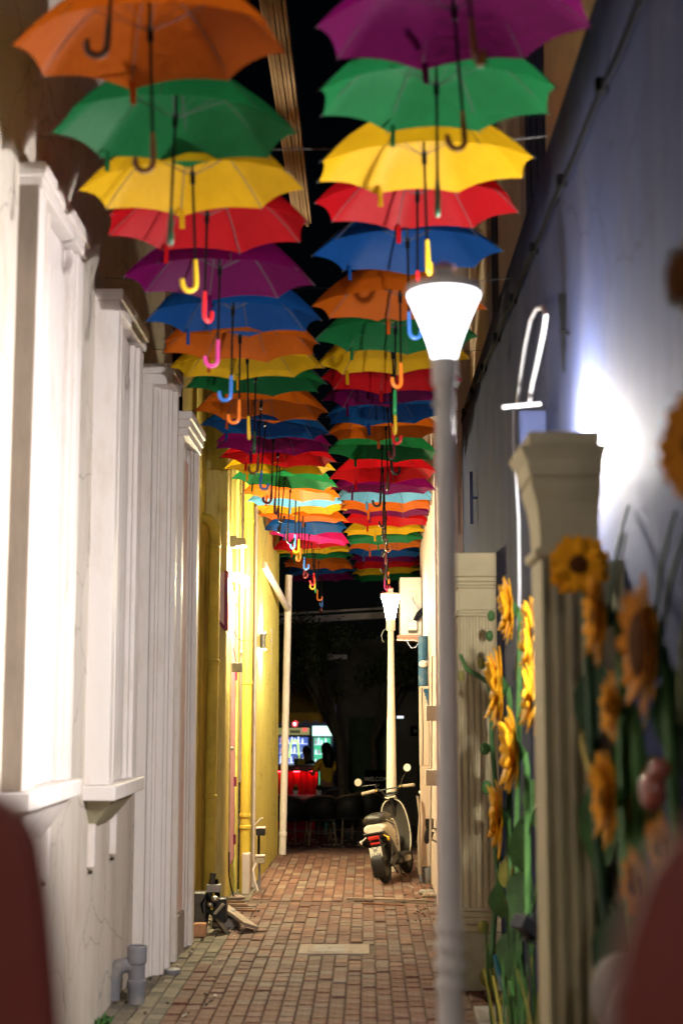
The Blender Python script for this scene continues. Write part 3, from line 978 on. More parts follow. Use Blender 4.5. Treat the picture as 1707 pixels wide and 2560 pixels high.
# cable along the wall
a, b = PX(1595, 0, RX - .02), PX(1154, 1045, RX - .02)
pts = []
for k in range(25):
    p = a.lerp(b, k / 24)
    pts.append((p.x, p.y, p.z - .03 * math.sin(k * 1.9) * .4))
cb = thing('wall_cable', 'dark cable clipped along the top of the lavender wall', 'cable', a)
MB().tube([(RX - .02, 3.5, a.z - .15)] + pts, .010, 6).build('strand', M['cable_black'], cb)
MB().tube([(RX - .03, 3.5, a.z - .19)] + [(p[0] - .004, p[1], p[2] - .035) for p in pts], .006, 6).build('strand', M['cable_black'], cb)
for k in range(2, 24, 3):
    p = pts[k]
    MB().box(RX - .045, RX + .002, p[1] - .02, p[1] + .02, p[2] - .03, p[2] + .025).build('clip', M['black_matt'], cb)
for k, yy in enumerate((8.6, 11.8)):
    z = 3.0 if k == 0 else 2.9


def half_column(name, label, X0, D, yface, zt, fl=5, w=.26, shade='column'):
    """square engaged column whose near face is at y = yface; X0 left edge of shaft"""
    t = thing(name, label, 'column', (X0 + w / 2, yface + D / 2, 0))
    c = M[shade]
    MB().box(X0 - .02, RX + .02, yface - .03, yface + D + .03, 0, .40).build('plinth', M['plinth'], t, bevel=.012)
    m_ = MB()
    zb = .40
    for k, (e, h_) in enumerate(((.02, .05), (.028, .045), (.012, .04), (.004, .03))):
        m_.box(X0 - e, RX + .018, yface - e, yface + D + e, zb + .001, zb + h_)
        zb += h_
    m_.build('base', c, t, bevel=.01)
    sh = MB()
    # fluted shaft: plan outline with grooves on the near face and alley face
    poly = []
    zs0, zs1 = zb, zt - .46
    nf = fl
    pitch = (RX - X0) / nf
    poly.append((X0, yface + D))
    npy = max(3, int(D / .07))
    pd = D / npy
    for k in range(npy):
        y_ = yface + D - k * pd
        poly += [(X0, y_ - pd * .2), (X0 + .014, y_ - pd * .35), (X0 + .014, y_ - pd * .65), (X0, y_ - pd * .8)]
    poly.append((X0, yface))
    for k in range(nf):
        x_ = X0 + k * pitch
        poly += [(x_ + pitch * .2, yface), (x_ + pitch * .35, yface + .014), (x_ + pitch * .65, yface + .014), (x_ + pitch * .8, yface)]
    poly += [(RX + .01, yface), (RX + .01, yface + D)]
    sh.prism(poly[::-1], zs0, zs1)
    sh.build('shaft', c, t)
    m_ = MB()
    z = zs1
    for (e, h_) in ((.02, .02), (.012, .025), (.0, .16), (.012, .02), (.024, .025), (.036, .035)):
        m_.box(X0 - e, RX + .016, yface - e, yface + D + e, z + .0005, z + h_)
        z += h_
    m_.build('capital', c, t, bevel=.007)
    MB().box(X0 - .055, RX + .017, yface - .055, yface + D + .055, z + .0005, zt).build('abacus', c, t, bevel=.01)
    return t


fc = G(1148, 2476)
half_column('fluted_column', 'cream fluted half column on a plinth beyond the white lamp post', .655, .34, fc.y, P(1190, 1383, fc.y).z, 6, shade='column_lit')
# near column: fuller, curved capital
NY = 5.16
NX0 = P(1357, 1700, NY).x
NX1 = P(1497, 1400, NY).x
ztop = P(1420, 1087, NY).z
t = thing('stone_column', 'big cream column with a flared capital in the right foreground', 'column', ((NX0 + RX) / 2, NY + .15, 0))
D_ = .30
poly = []
nf = 4
pitch = (NX1 - NX0) / nf
for k in range(nf):
    x_ = NX0 + k * pitch
    poly += [(x_ + pitch * .05, NY), (x_ + pitch * .28, NY + .004), (x_ + pitch * .4, NY + .022), (x_ + pitch * .62, NY + .022), (x_ + pitch * .75, NY + .004), (x_ + pitch * .95, NY)]
poly += [(NX1 + .01, NY + .01), (RX + .01, NY + .02), (RX + .01, NY + D_), (NX0, NY + D_)]
MB().prism(poly, .35, ztop - .46).build('shaft', M['column'], t)
MB().box(NX0 - .03, RX + .01, NY - .03, NY + D_ + .03, 0, .35).build('plinth', M['plinth'], t, bevel=.012)
cap = MB()
prof = [(.0, -.46), (.022, -.45), (.024, -.425), (.004, -.415), (.0, -.40), (.004, -.32), (.014, -.25), (.03, -.2), (.034, -.175), (.028, -.165), (.04, -.155), (.05, -.10), (.075, -.055), (.078, -.05)]
vs, fs = [], []
for (e, z) in prof:
    vs += [(NX0 - e, NY - e, ztop + z), (NX1 + e * .3, NY - e, ztop + z), (NX1 + e * .3, NY + D_ + e * .4, ztop + z), (NX0 - e, NY + D_ + e * .4, ztop + z)]
for i in range(len(prof) - 1):
    for k in range(4):
        fs.append((i * 4 + k, i * 4 + (k + 1) % 4, i * 4 + 4 + (k + 1) % 4, i * 4 + 4 + k))
fs.append(((len(prof) - 1) * 4, (len(prof) - 1) * 4 + 1, (len(prof) - 1) * 4 + 2, (len(prof) - 1) * 4 + 3))
cap.add(vs, fs)
cap.build('capital', M['column'], t)
MB().box(NX0 - .045, NX1 + .0, NY - .075, NY + D_ + .03, ztop - .0495, ztop).build('abacus', M['column'], t, bevel=.006)

# lamp hidden behind the capital
q = P(1432, 1114, 5.95)
wl = thing('wall_lamp', 'bare bulb lamp on the lavender wall behind the column capital', 'wall lamp', (RX, q.y, q.z))
MB().ball((RX - .10, q.y, q.z), .036, 14, 10).build('bulb', M['bulb_glow'], wl, smooth=True)
MB().lathe([(.055, 0), (.05, .02), (.024, .025), (.022, .03)], (RX - .0, q.y, q.z), 14, Matrix.Rotation(-math.pi / 2, 4, 'Y')).build('rose', M['black_plastic'], wl, smooth=True)
q = P(1425, 1215, 5.92)
fl = thing('flood_lamp', 'black flood lamp behind the column capital aimed across the alley', 'flood lamp', (RX, q.y, q.z))
fm = Matrix.Translation((.80, q.y, q.z)) @ Matrix.Rotation(R(FLOOD_YAW), 4, 'Z') @ Matrix.Rotation(R(FLOOD_TILT), 4, 'Y')
hs = MB()
hs.box(.0, .03, -.08, .08, -.08, .08, fm)
hs.box(-.05, -.0005, -.08, -.074, -.08, .08, fm)
hs.box(-.05, -.0005, .074, .08, -.08, .08, fm)
hs.box(-.05, -.0005, -.0735, .0735, .074, .08, fm)
hs.box(-.05, -.0005, -.0735, .0735, -.08, -.074, fm)
hs.build('housing', M['black_plastic'], fl)
MB().box(-.008, -.001, -.07, .07, -.07, .07, fm).build('light_panel', M['flood_glow'], fl)
MB().bar(fm @ Vector((.03, 0, 0)), (RX, q.y, q.z), .03, .03).build('bracket', M['black_plastic'], fl)
a, b = P(1404, 735, 6.35), P(1408, 930, 6.35)
MB().tube([(RX - .03, WL['wall_lamp'].y, WL['wall_lamp'].z), (RX - .066, WL['wall_lamp'].y, WL['wall_lamp'].z)], .014, 8).build('arm', M['black_plastic'], wl)
rd = thing('iron_rod', 'thin black iron rod standing in the bright patch on the wall', 'rod', b)
MB().tube([a, a.lerp(b, .4), b], [.019, .012, .007], 8).build('shaft', M['black_matt'], rd)
MB().ball(a.lerp(b, .48), .016, 8, 6).build('knob', M['black_matt'], rd)
MB().bar(a.lerp(b, .48), (RX, 6.4, a.lerp(b, .48).z), .012, .012).build('arm', M['black_matt'], rd)
# pale cable loop and blue box
CX = .895
cl = thing('cable_loop', 'white electric cable looped on the wall above the blue box', 'cable', PX(1290, 1020, CX))
MB().tube([PX(1292, 1020, CX), PX(1300, 950, CX), PX(1312, 870, CX), PX(1326, 800, CX), PX(1341, 772, CX), PX(1356, 768, CX), PX(1364, 788, CX), PX(1358, 830, CX), PX(1344, 900, CX), PX(1330, 960, CX), PX(1322, 1012, CX)], .013, 8).build('strand', M['cable_white'], cl, smooth=True)
MB().tube([PX(1285, 1025, CX), PX(1284, 1100, CX), PX(1290, 1200, CX), PX(1296, 1300, CX), PX(1298, 1480, CX), PX(1290, 1700, CX)], .011, 8).build('strand', M['cable_white'], cl, smooth=True)
MB().bar(P(1256, 1018, 7.2), P(1350, 1010, 7.3), .025, .02).build('bracket', M['cable_white'], cl, bevel=.003)
dd = 7.3
a, b = P(1297, 1026, dd), P(1362, 1140, dd)
bb = thing('utility_box', 'blue painted utility box fixed to the wall under the cable loop', 'box', (a.x, dd, b.z))
MB().box(a.x, RX, dd, dd + .12, b.z, a.z).build('body', M['blue_plaster'], bb, bevel=.006)
MB().box(a.x + .012, RX - .01, dd - .008, dd - .0005, b.z + .02, a.z - .02).build('door', M['blue_plaster'], bb, bevel=.003)
MB().box(a.x - .02, a.x + .03, dd - .015, dd + .03, b.z - .03, b.z - .012).build('latch', M['steel'], bb)
a, b = P(1172, 1180, 12.0), P(1176, 1310, 12.0)
tag(MB().box(a.x, a.x + .03, 11.98, 12.02, b.z, a.z).box(a.x + .005, RX, 11.99, 12.01, (a.z + b.z) / 2 - .01, (a.z + b.z) / 2 + .01).build('iron_hook', M['navy'], loc=b), 'dark iron shutter hook on the shaded wall beyond the lamp', 'hook')

# ---------------------------------------------------------------- air conditioner, pipes
acd = 18.3
a, b = P(999, 1443, acd), P(1064, 1588, acd)
b.x = min(b.x, .692)
ac = thing('air_conditioner', 'cream air conditioner unit on a plank shelf beside the far lamp', 'air conditioner', ((a.x + b.x) / 2, acd + .3, b.z))
MB().box(a.x, b.x, acd, acd + .62, b.z, a.z).build('case', M['ac_paint'], ac, bevel=.01)
MB().box(a.x + .075, a.x + .079, acd - .003, acd + .001, b.z + .01, a.z - .01).build('panel_seam', M['cable_grey'], ac)
W_, H_ = b.x - a.x, a.z - b.z
m_ = MB().box(a.x + .40 * W_, a.x + .72 * W_, acd - .012, acd - .0005, a.z - .34 * H_, a.z - .24 * H_)
m_.build('valve_cover', M['ac_paint'], ac, bevel=.006)
for k in (0, 1):
    MB().box(a.x + .42 * W_, a.x + .70 * W_, acd - .010, acd - .0005, a.z - (.13 + .06 * k) * H_, a.z - (.155 + .06 * k) * H_).build('louvre_slot', M['cable_grey'], ac)
MB().box(a.x + .34 * W_, a.x + .78 * W_, acd - .05, acd - .0005, b.z + .08 * H_, b.z + .25 * H_).build('terminal_cover', M['ac_paint'], ac, bevel=.012)
MB().box(a.x + .36 * W_, a.x + .76 * W_, acd - .045, acd - .0005, b.z + .045 * H_, b.z + .075 * H_).build('valve_block', M['bark'], ac, bevel=.006)
MB().tube([Vector((a.x + .55 * W_, acd - .01, a.z - .335 * H_)), Vector((a.x + .6 * W_, acd - .03, a.z - .43 * H_)), Vector((a.x + .85 * W_, acd - .03, a.z - .55 * H_)), Vector((b.x + .02, acd - .02, a.z - .57 * H_))], .006, 6).build('lead', M['cable_grey'], ac)
MB().tube([Vector((a.x + .66 * W_, acd - .05, b.z + .25 * H_)), Vector((a.x + .82 * W_, acd - .06, b.z + .37 * H_)), Vector((b.x + .02, acd - .05, b.z + .46 * H_)), Vector((b.x + .1, acd + .02, b.z + .58 * H_))], .022, 10).build('insulated_pipe', M['cable_black'], ac, smooth=True)
MB().tube([Vector((a.x + .76 * W_, acd - .05, b.z + .25 * H_)), Vector((a.x + .95 * W_, acd - .05, b.z + .34 * H_)), Vector((b.x + .06, acd - .04, b.z + .47 * H_)), Vector((b.x + .12, acd + .02, b.z + .52 * H_))], .016, 10).build('insulated_pipe', M['cable_black'], ac, smooth=True)
sh_ = thing('plank_shelf', 'brown plank shelf on brackets carrying the air conditioner', 'shelf', (a.x, acd, b.z - .06))
MB().box(a.x - .04, .699, acd - .05, acd + .2, b.z - .035, b.z - .002).build('plank', M['plank_wood'], sh_, bevel=.004)
MB().box(a.x - .04, .699, acd - .04, acd + .2, b.z - .072, b.z - .038).build('plank', M['plank_wood'], sh_, bevel=.004)
MB().box(a.x - .02, .699, acd + .45, acd + .62, b.z - .06, b.z - .002).build('plank', M['plank_wood'], sh_, bevel=.004)
w = thing('dangling_wire', 'pale thin wires dangling under the plank shelf', 'wire', P(1030, 1610, acd))
MB().tube([P(1015, 1598, 18.1), P(1022, 1612, 18.1), P(1028, 1620, 18.1), P(1038, 1619, 18.1), P(1046, 1606, 18.1), P(1056, 1596, 18.1)], .0035, 6).build('strand', M['cable_white'], w)
MB().tube([P(990, 1600, 18.1), P(1016, 1602, 18.1), P(1030, 1600, 18.1), P(1060, 1607, 18.1)], .003, 6).build('strand', M['cable_white'], w)
MB().tube([P(971, 1570, 15), P(959, 1575, 15), P(953, 1588, 15), P(956, 1602, 15), P(960, 1605, 15)], .003, 6).build('strand', M['cable_grey'], w)
gd = thing('cable_bundle', 'tangle of dark cables and ducts between the air conditioner and wall', 'cables', P(1078, 1560, 18.1))
MB().tube([P(1064, 1470, 18.2), P(1086, 1490, 18.2)], .008, 8).build('strand', M['cable_black'], gd)
MB().tube([P(1066, 1518, 18.2), P(1072, 1500, 18.2), P(1084, 1492, 18.2), P(1092, 1490, 18.2)], [.03, .04, .045, .045], 12).build('duct', M['cable_grey'], gd, smooth=True)
for k in range(4):
    MB().tube([P(1068 + k * 4, 1545 + k * 4, 18.15), P(1078 + k * 2, 1530, 18.15), P(1084, 1560 + k * 9, 18.15), P(1074 + k * 3, 1600, 18.15), P(1076 + k * 2, 1630 + 4 * k, 18.15)], .006, 6).build('strand', M['cable_black'] if k % 2 else M['cable_grey'], gd)
# blue-topped pipe, lower beige
pd = 15.3
pb = G(1066, 2205)
xb = pb.x
z_s = P(1060, 1715, pb.y).z
z_t = P(1058, 1590, pb.y).z
bp_ = thing('peeling_pipe', 'thick pipe with peeling blue paint above and bare beige below', 'pipe', pb)
xt = P(1058, 1700, pb.y).x
MB().tube([(xt + .0, pb.y, z_t), (xt, pb.y, z_s)], .058, 14).build('upper_pipe', M['blue_paint'], bp_, smooth=True)
m_ = MB()
m_.prism([(xt - .05, pb.y - .05), (xt + .06, pb.y - .05), (xt + .06, pb.y + .05), (xt - .05, pb.y + .05)], z_s - .9, z_s - .001)
m_.prism([(xt - .045, pb.y - .05), (xt + .065, pb.y - .05), (xt + .065, pb.y + .05), (xt - .045, pb.y + .05)], .17, z_s - .901)
m_.build('lower_duct', M['beige_plaster'], bp_, bevel=.008)
MB().tube([(xt - .02, pb.y - .052, z_s - .02), (xt - .012, pb.y - .053, z_s - .5), (xt - .018, pb.y - .053, 1.3)], .004, 6).build('cable', M['cable_black'], bp_)
for k in range(5):
    zz = z_s - .03 - .04 * k
    MB().box(xt + .0 + .012 * k, xt + .055, pb.y - .0535, pb.y - .0505, zz - .045, zz).build('paint_flake', M['blue_paint'], bp_)
MB().lathe([(.075, 0), (.08, .02), (.08, .15), (.07, .165)], (xt + .015, pb.y, 0), 14).build('collar', M['grey_pvc'], bp_, smooth=True)
q = P(1058, 1660, pb.y - .07)
MB().ball(q, .055, 12, 8, (1, .45, .75)).build('junction_cap', M['white_pvc'], bp_, smooth=True)
MB().tube([q + Vector((.02, -.03, 0)), q + Vector((.06, -.03, .05)), q + Vector((.09, 0, .1))], .008, 6).build('cable', M['cable_grey'], bp_)
# boxes and conduit on the beige wall
for k, (px, py, lab) in enumerate(((1076, 1783, 'upper pale wall box beside the peeling pipe'), (1075, 1944, 'lower pale wall box beside the peeling pipe'))):
    q = P(px, py, 14.1)
    tag(MB().box(q.x - .045, .72, 14.06, 14.16, q.z - .075, q.z + .075).build('wall_box', M['white_pvc'], loc=q, bevel=.005), lab, 'box', 'pale wall boxes')
pipe_thing('conduit', 'thin white conduit down the beige wall between the two wall boxes', [P(1079, 1640, 14.3), P(1078, 1800, 14.3), P(1075, 2150, 14.3)], .012, M['white_pvc'], (), 'conduit')
for k, (px, py, lab) in enumerate(((1073, 2062, 'upper black lamp fitting low on the beige wall'), (1070, 2092, 'lower black tilted lamp fitting low on the beige wall'))):
    q = P(px, py, 14.6)
    tt = thing('spot_fitting', lab, 'lamp fitting', q, 'black lamp fittings')
    MB().lathe([(.045, .06), (.044, .0), (.03, -.05), (.012, -.07)], q, 12, Matrix.Rotation(.3 * k, 4, 'Y')).build('shade', M['black_plastic'], tt, smooth=True)
    MB().bar(q + Vector((.02, 0, -.02)), Vector((.70, 14.6, q.z - .06)), .02, .02).build('arm', M['ac_paint'], tt)
q = P(1047, 2100, 15.9)
tag(MB().tube([P(1043, 1990, 16.3), P(1046, 2010, 16.3), P(1049, 2040, 16.3), P(1047, 2100, 16.3), P(1050, 2186, 16.3)], [.012, .014, .012, .02, .022], 8).build('broom_handle', M['board_wood'], loc=P(1050, 2186, 16.3)), 'pale broom handle with a yellow tip leaning behind the scooter', 'broom')
for k in range(4):
    q = G(1058 + k * 8, 2236 + (k % 2) * 8)
    tag(MB().ball(q + Vector((0, 0, .02)), .045, 9, 6, (1.2, 1, .75)).build('rubble_stone', M['cover'] if k % 2 else M['grey_stone'], loc=q), 'rounded %s stone by the peeling pipe, %s from the pipe collar' % ('pale' if k % 2 else 'grey', ORD[k]), 'stone', 'rubble stones by the peeling pipe')

# ================================================================== LAMP POSTS
def lamp_post(label, x, y, r_top, r_bot, head, glow, paint, top_z, rings=True):
    t = thing('lamp_post', label, 'street lamp', (x, y, 0), 'cone headed lamp posts in the alley')
    base = Vector((x, y, 0))
    hb = top_z - head[2]          # bottom of glowing cone
    cz = hb - head[3]             # bottom of collar
    fl_ = 1.9 if rings else 1.2
    prof = [(r_bot * fl_, 0), (r_bot * fl_, .05), (r_bot * 1.15, .1)]
    zr = 1.18
    prof += [(r_bot * 1.12, .2), (r_bot * 1.08, zr - .1)]
    for k in range(4 if rings else 0):
        z = zr + k * .055
        prof += [(r_bot * 1.02, z - .02), (r_bot * (1.22 if k != 1 else 1.3), z - .008), (r_bot * (1.22 if k != 1 else 1.3), z + .008), (r_bot * 1.02, z + .02)]
    prof += [(r_bot, zr + .22), (r_bot * .98, 1.6), ((r_top + r_bot) / 2, 2.0), (r_top, cz)]
    MB().lathe(prof, base, 28).build('post', paint, t, smooth=True)
    MB().lathe([(r_top * 1.02, cz - .012), (head[1] * 1.0, cz - .008), (head[1] * 1.06, cz + .0), (head[1] * 1.06, hb - .0005)], base, 24).build('collar', paint, t, smooth=True)
    R0, R1 = head[0], head[1]
    cone = [(R1, hb)]
    n_ = 10
    for k in range(1, n_ + 1):
        s_ = k / n_
        cone.append((R1 + (R0 * .96 - R1) * (s_ ** 1.25), hb + (head[2] - .03) * s_))
    MB().lathe(cone, base, 28).build('diffuser', glow, t, smooth=True)
    MB().lathe([(R0 * .95, top_z - .029), (R0, top_z - .022), (R0, top_z - .004), (R0 * .9, top_z), (R0 * .2, top_z + .006)], base, 28).build('cap', paint, t, smooth=True)
    MB().box(x - .03, x + .03, y - .03, y + .03, top_z + .006, top_z + .055).build('finial', M['house_grey'], t)
    rf = MB()
    rf.add([(x - .036, y - .036, top_z + .0555), (x + .036, y - .036, top_z + .0555), (x + .036, y + .036, top_z + .0555), (x - .036, y + .036, top_z + .0555), (x, y, top_z + .08)],
           [(0, 1, 4), (1, 2, 4), (2, 3, 4), (3, 0, 4), (3, 2, 1, 0)])
    rf.build('finial_roof', M['sticker_red'], t)
    MB().ball((x - r_top, y - .01, cz - .07), .012, 8, 6).build('screw', M['steel'], t)
    return t


LD = 4.32
lx = P(1116, 1500, LD).x
lamp_post('blurred near white lamp post with a glowing cone head', lx, LD, .028, .036, (.116, .0365, .232, .075), M['near_glow'], M['lamp_paint'], P(1116, 716, LD).z)
LD2 = 17.45
lx2 = P(978, 1900, LD2).x
tz2 = P(976, 1483, LD2).z
lamp_post('far lamp post with a glowing cone head standing behind the scooter', lx2, LD2, .034, .055, (.122, .052, .32, .13), M['far_glow'], M['lamp_paint_far'], tz2, False)

lamp_post('unseen lamp post added behind the viewer for front light', .30, -2.4, .028, .036, (.116, .0365, .232, .075), M['back_fill_glow'], M['lamp_paint'], 3.12)  # added out of view to brighten the faces turned to the viewer

# ================================================================== UMBRELLAS
RAD, APEX = .535, .29


def canopy_z(t):
    return APEX * (1 - t ** 2.1)


def make_umbrella():
    root = bpy.data.objects.new('umbrella', None)
    root.empty_display_size = .1
    col.objects.link(root)
    WL[root.name] = Vector((0, 0, 0))
    mb = MB()
    NT, NP = 7, 6
    vs = [(0, 0, APEX)]
    ring = []
    for it in range(1, NT + 1):
        row = []
        for g in range(8):
            for ip in range(NP):
                u = ip / NP * 2 - 1
                phi = (g + .5) * math.pi / 4 + u * math.pi / 8
                tm = 1 - .032 * (1 - u * u)
                t_ = it / NT * tm
                r = t_ * RAD * math.cos(math.pi / 8) / math.cos(u * math.pi / 8)
                z = canopy_z(t_) + .012 * (1 - u * u) * t_ * (1 - t_) * 2
                vs.append((r * math.cos(phi), r * math.sin(phi), z))
                row.append(len(vs) - 1)
        ring.append(row)
    fs = []
    n_ = len(ring[0])
    for k in range(n_):
        fs.append((0, ring[0][k], ring[0][(k + 1) % n_]))
    for it in range(NT - 1):
        for k in range(n_):
            k2 = (k + 1) % n_
            fs.append((ring[it][k], ring[it + 1][k], ring[it + 1][k2], ring[it][k2]))
    mb.add(vs, fs)
    can = mb.build('canopy', FAB['orange'], root, smooth=True, local=True, angle=60)
    # crisp gore seams
    st = MB()
    st.box(-.012, .012, RAD * .9, RAD * .9 + .004, -.075, .02)
    st.build('closure_strap', FAB['orange'], can, local=True)
    for g in range(8):
        an = g * math.pi / 4
        c_, s_ = math.cos(an), math.sin(an)
        pts = []
        for k in range(8):
            t_ = k / 7
            pts.append((t_ * RAD * 1.01 * c_, t_ * RAD * 1.01 * s_, canopy_z(t_) - .006))
        r_ = MB().tube(pts, .0022, 5)
        mid = Vector((.5 * RAD * c_, .5 * RAD * s_, canopy_z(.5) - .008))
        r_.tube([mid, (.012 * c_, .012 * s_, .075)], .0016, 4)
        r_.build('rib', M['rib'], root, local=True)
    MB().tube([(0, 0, APEX + .02), (0, 0, -.36)], .0062, 8).build('pole', M['pole'], root, smooth=True, local=True)
    MB().tube([(0, 0, APEX - .004), (0, 0, APEX + .02), (0, 0, APEX + .075)], [.012, .009, .004], 8).build('ferrule', M['pole'], root, local=True)
    MB().tube([(0, 0, .09), (0, 0, .03)], .0125, 10).build('runner', M['pole'], root, smooth=True, local=True)
    hp = [(0, 0, -.34), (0, 0, -.40), (0, 0, -.455)]
    for k in range(1, 10):
        a_ = math.pi * k / 9
        hp.append((.034 - .034 * math.cos(a_), 0, -.455 - .036 * math.sin(a_)))
    hp.append((.069, 0, -.435))
    MB().tube(hp, [.0085] + [.0115] * (len(hp) - 2) + [.010], 10).build('handle', HND['black'], root, smooth=True, local=True)
    # colour follows the object, not the shared mesh
    for o in [can, can.children[0]] + [c for c in root.children if c.name.startswith('handle')]:
        m0 = o.data.materials[0]
        o.material_slots[0].link = 'OBJECT'
        o.material_slots[0].material = m0
    return root


ROWS = {
    'left': dict(
        d0=5.15, step=.630,
        cols=['orange', 'green', 'yellow', 'red', 'magenta', 'blue', 'orange', 'yellow', 'green', 'orange', 'blue', 'magenta', 'red', 'yellow', 'green', 'orange',
              'light blue', 'yellow', 'orange', 'blue', 'pink', 'red', 'yellow', 'green', 'orange', 'blue', 'magenta'],
        hnd=['brown', 'dark green', 'yellow', 'red', 'pink', 'blue', 'orange', 'yellow', 'dark green', 'brown', 'blue', 'dark red', 'dark red', 'brown', 'black', 'black',
             'blue', 'yellow', 'orange', 'blue', 'dark red', 'red', 'yellow', 'green', 'orange', 'blue', 'dark red'],
        x=[377, 437, 483, 517, 549, 582, 600, 619, 639, 652, 663, 683, 694, 699, 711, 725, 739, 748, 757, 762, 772, 779, 784, 788, 796, 802, 802],
        y=[122, 333, 475, 572, 703, 802, 871, 920, 965, 1030, 1075, 1118, 1150, 1175, 1208, 1240, 1258, 1274, 1298, 1324, 1348, 1368, 1381, 1393, 1416, 1433, 1450]),
    'right': dict(
        d0=5.10, step=.645,
        cols=['magenta', 'green', 'yellow', 'red', 'blue', 'orange', 'green', 'yellow', 'red', 'magenta', 'blue', 'orange', 'green', 'red', 'magenta', 'light blue',
              'orange', 'magenta', 'red', 'yellow', 'green', 'orange', 'blue', 'magenta', 'red', 'yellow', 'green'],
        hnd=['brown', 'dark green', 'yellow', 'red', 'blue', 'orange', 'green', 'yellow', 'red', 'dark red', 'black', 'brown', 'black', 'dark red', 'black', 'black',
             'brown', 'black', 'dark red', 'black', 'black', 'orange', 'pink', 'red', 'yellow', 'green', 'orange'],
        x=[1138, 1091, 1061, 1043, 1019, 1000, 988, 982, 980, 975, 970, 965, 955, 957, 958, 961, 962, 964, 965, 962, 960, 968, 963, 967, 967, 968, 968],
        y=[68, 255, 425, 520, 634, 770, 848, 908, 950, 990, 1040, 1085, 1135, 1190, 1226, 1245, 1268, 1283, 1306, 1331, 1352, 1366, 1385, 1402, 1417, 1431, 1447]),
}
# handle heading per umbrella where the photograph shows it (degrees): hook pointing left = 180
HEAD = {('left', 0): 180, ('left', 1): 90, ('left', 2): 205, ('left', 3): 60, ('left', 4): 190, ('left', 5): 180, ('left', 6): 180, ('left', 7): 90,
        ('right', 0): 200, ('right', 1): 90, ('right', 2): 80, ('right', 3): 100, ('right', 4): 20, ('right', 5): 220, ('right', 6): 90, ('right', 7): 100,
        ('left', 15): 10, ('left', 24): 0, ('left', 9): 180}
proto = make_umbrella()
used = False
rnd = random.Random(11)
umb_lines = {}
for side, D in ROWS.items():
    n_ = len(D['cols'])
    track = []
    for i in range(-1, n_):
        d = D['d0'] + D['step'] * i + rnd.uniform(-.02, .02) * (i > 0)
        if i < 0:
            c, h = ('red', 'black') if side == 'left' else ('yellow', 'brown')
            px, py = (292, -190) if side == 'left' else (1154, -190)
            d = D['d0'] - .62
            ordn = None
        else:
            c, h, px, py = D['cols'][i], D['hnd'][i], D['x'][i], D['y'][i]
        loc = P(px, py, d)
        if not used:
            u = proto
            used = True
        else:
            u = copy_tree(proto)
        spin = rnd.uniform(0, 45)
        u.location = loc
        if side == 'left' and i == 0:
            roll, spin = R(-2.5), 14
        elif side == 'right' and i == 1:
            roll, spin = 0, 22.5
        else:
            roll = rnd.gauss(0, R(2.2))
        pitch = R(-2.5) + rnd.gauss(0, R(1.8))
        u.scale = (1, .64, 1)
        u.rotation_euler = Euler((pitch, roll, 0), 'XYZ')
        track.append(loc + Vector((0, -.03, APEX + .06)))
        for ch in u.children:
            nm = ch.name.split('.')[0]
            if nm == 'handle':
                ch.rotation_euler = (0, 0, R(HEAD.get((side, i), rnd.uniform(0, 360))))
                ch.material_slots[0].material = HND[h]
            elif nm in ('canopy', 'rib'):
                ch.rotation_euler = (0, 0, R(spin))
            if nm == 'canopy':
                ch.material_slots[0].material = FAB[c]
                ch.scale = (1 + rnd.uniform(-.02, .02), 1 + rnd.uniform(-.02, .02), 1 + rnd.uniform(-.12, .12))
                for s_ in ch.children:
                    s_.material_slots[0].material = FAB[c]
        if i < 0:
            lab = 'umbrella beyond the top edge, only its %s handle and pole showing, %s row' % (h, side)
        elif i == 0:
            lab = 'large %s umbrella at the front end of the %s hanging row' % (c, side)
        elif i == n_ - 1:
            lab = 'small dim %s umbrella at the far end of the %s hanging row' % (c, side)
        else:
            lab = '%s umbrella, %s from the front of the %s row, behind the %s one' % (c, ORD[i], side, D['cols'][i - 1])
        tag(u, lab, 'umbrella', 'coloured umbrellas hung over the alley')
    umb_lines[side] = track
# suspension wires
for side, tr in umb_lines.items():
    t = thing('suspension_wire', 'thin steel wire carrying the %s row of umbrellas' % side, 'wire', tr[0], 'wires carrying the umbrellas')
    MB().tube([tr[0] + Vector((0, -2, .1))] + tr[::2] + [tr[-1] + Vector((0, 1.5, .1))], .003, 5).build('strand', M['dark_steel'], t)
for k in range(1, 27, 3):
    a, b = umb_lines['left'][k], umb_lines['right'][k]
    y_ = (a.y + b.y) / 2
    xr = RX if y_ < 13.7 else .70
    z_ = (a.z + b.z) / 2 + .01
    tag(MB().tube([(-1.7, y_, z_ + .08), (a.x, y_, z_), (b.x, y_, z_), (xr, y_, z_ + .06)], .0025, 5).build('cross_wire', M['dark_steel'], loc=(0, y_, z_)),
        'thin cross wire over the %s pair of umbrellas from the front, %s and %s' % (ORD[k - 1], ROWS['left']['cols'][k - 1], ROWS['right']['cols'][k - 1]), 'wire', 'cross wires above the umbrellas')

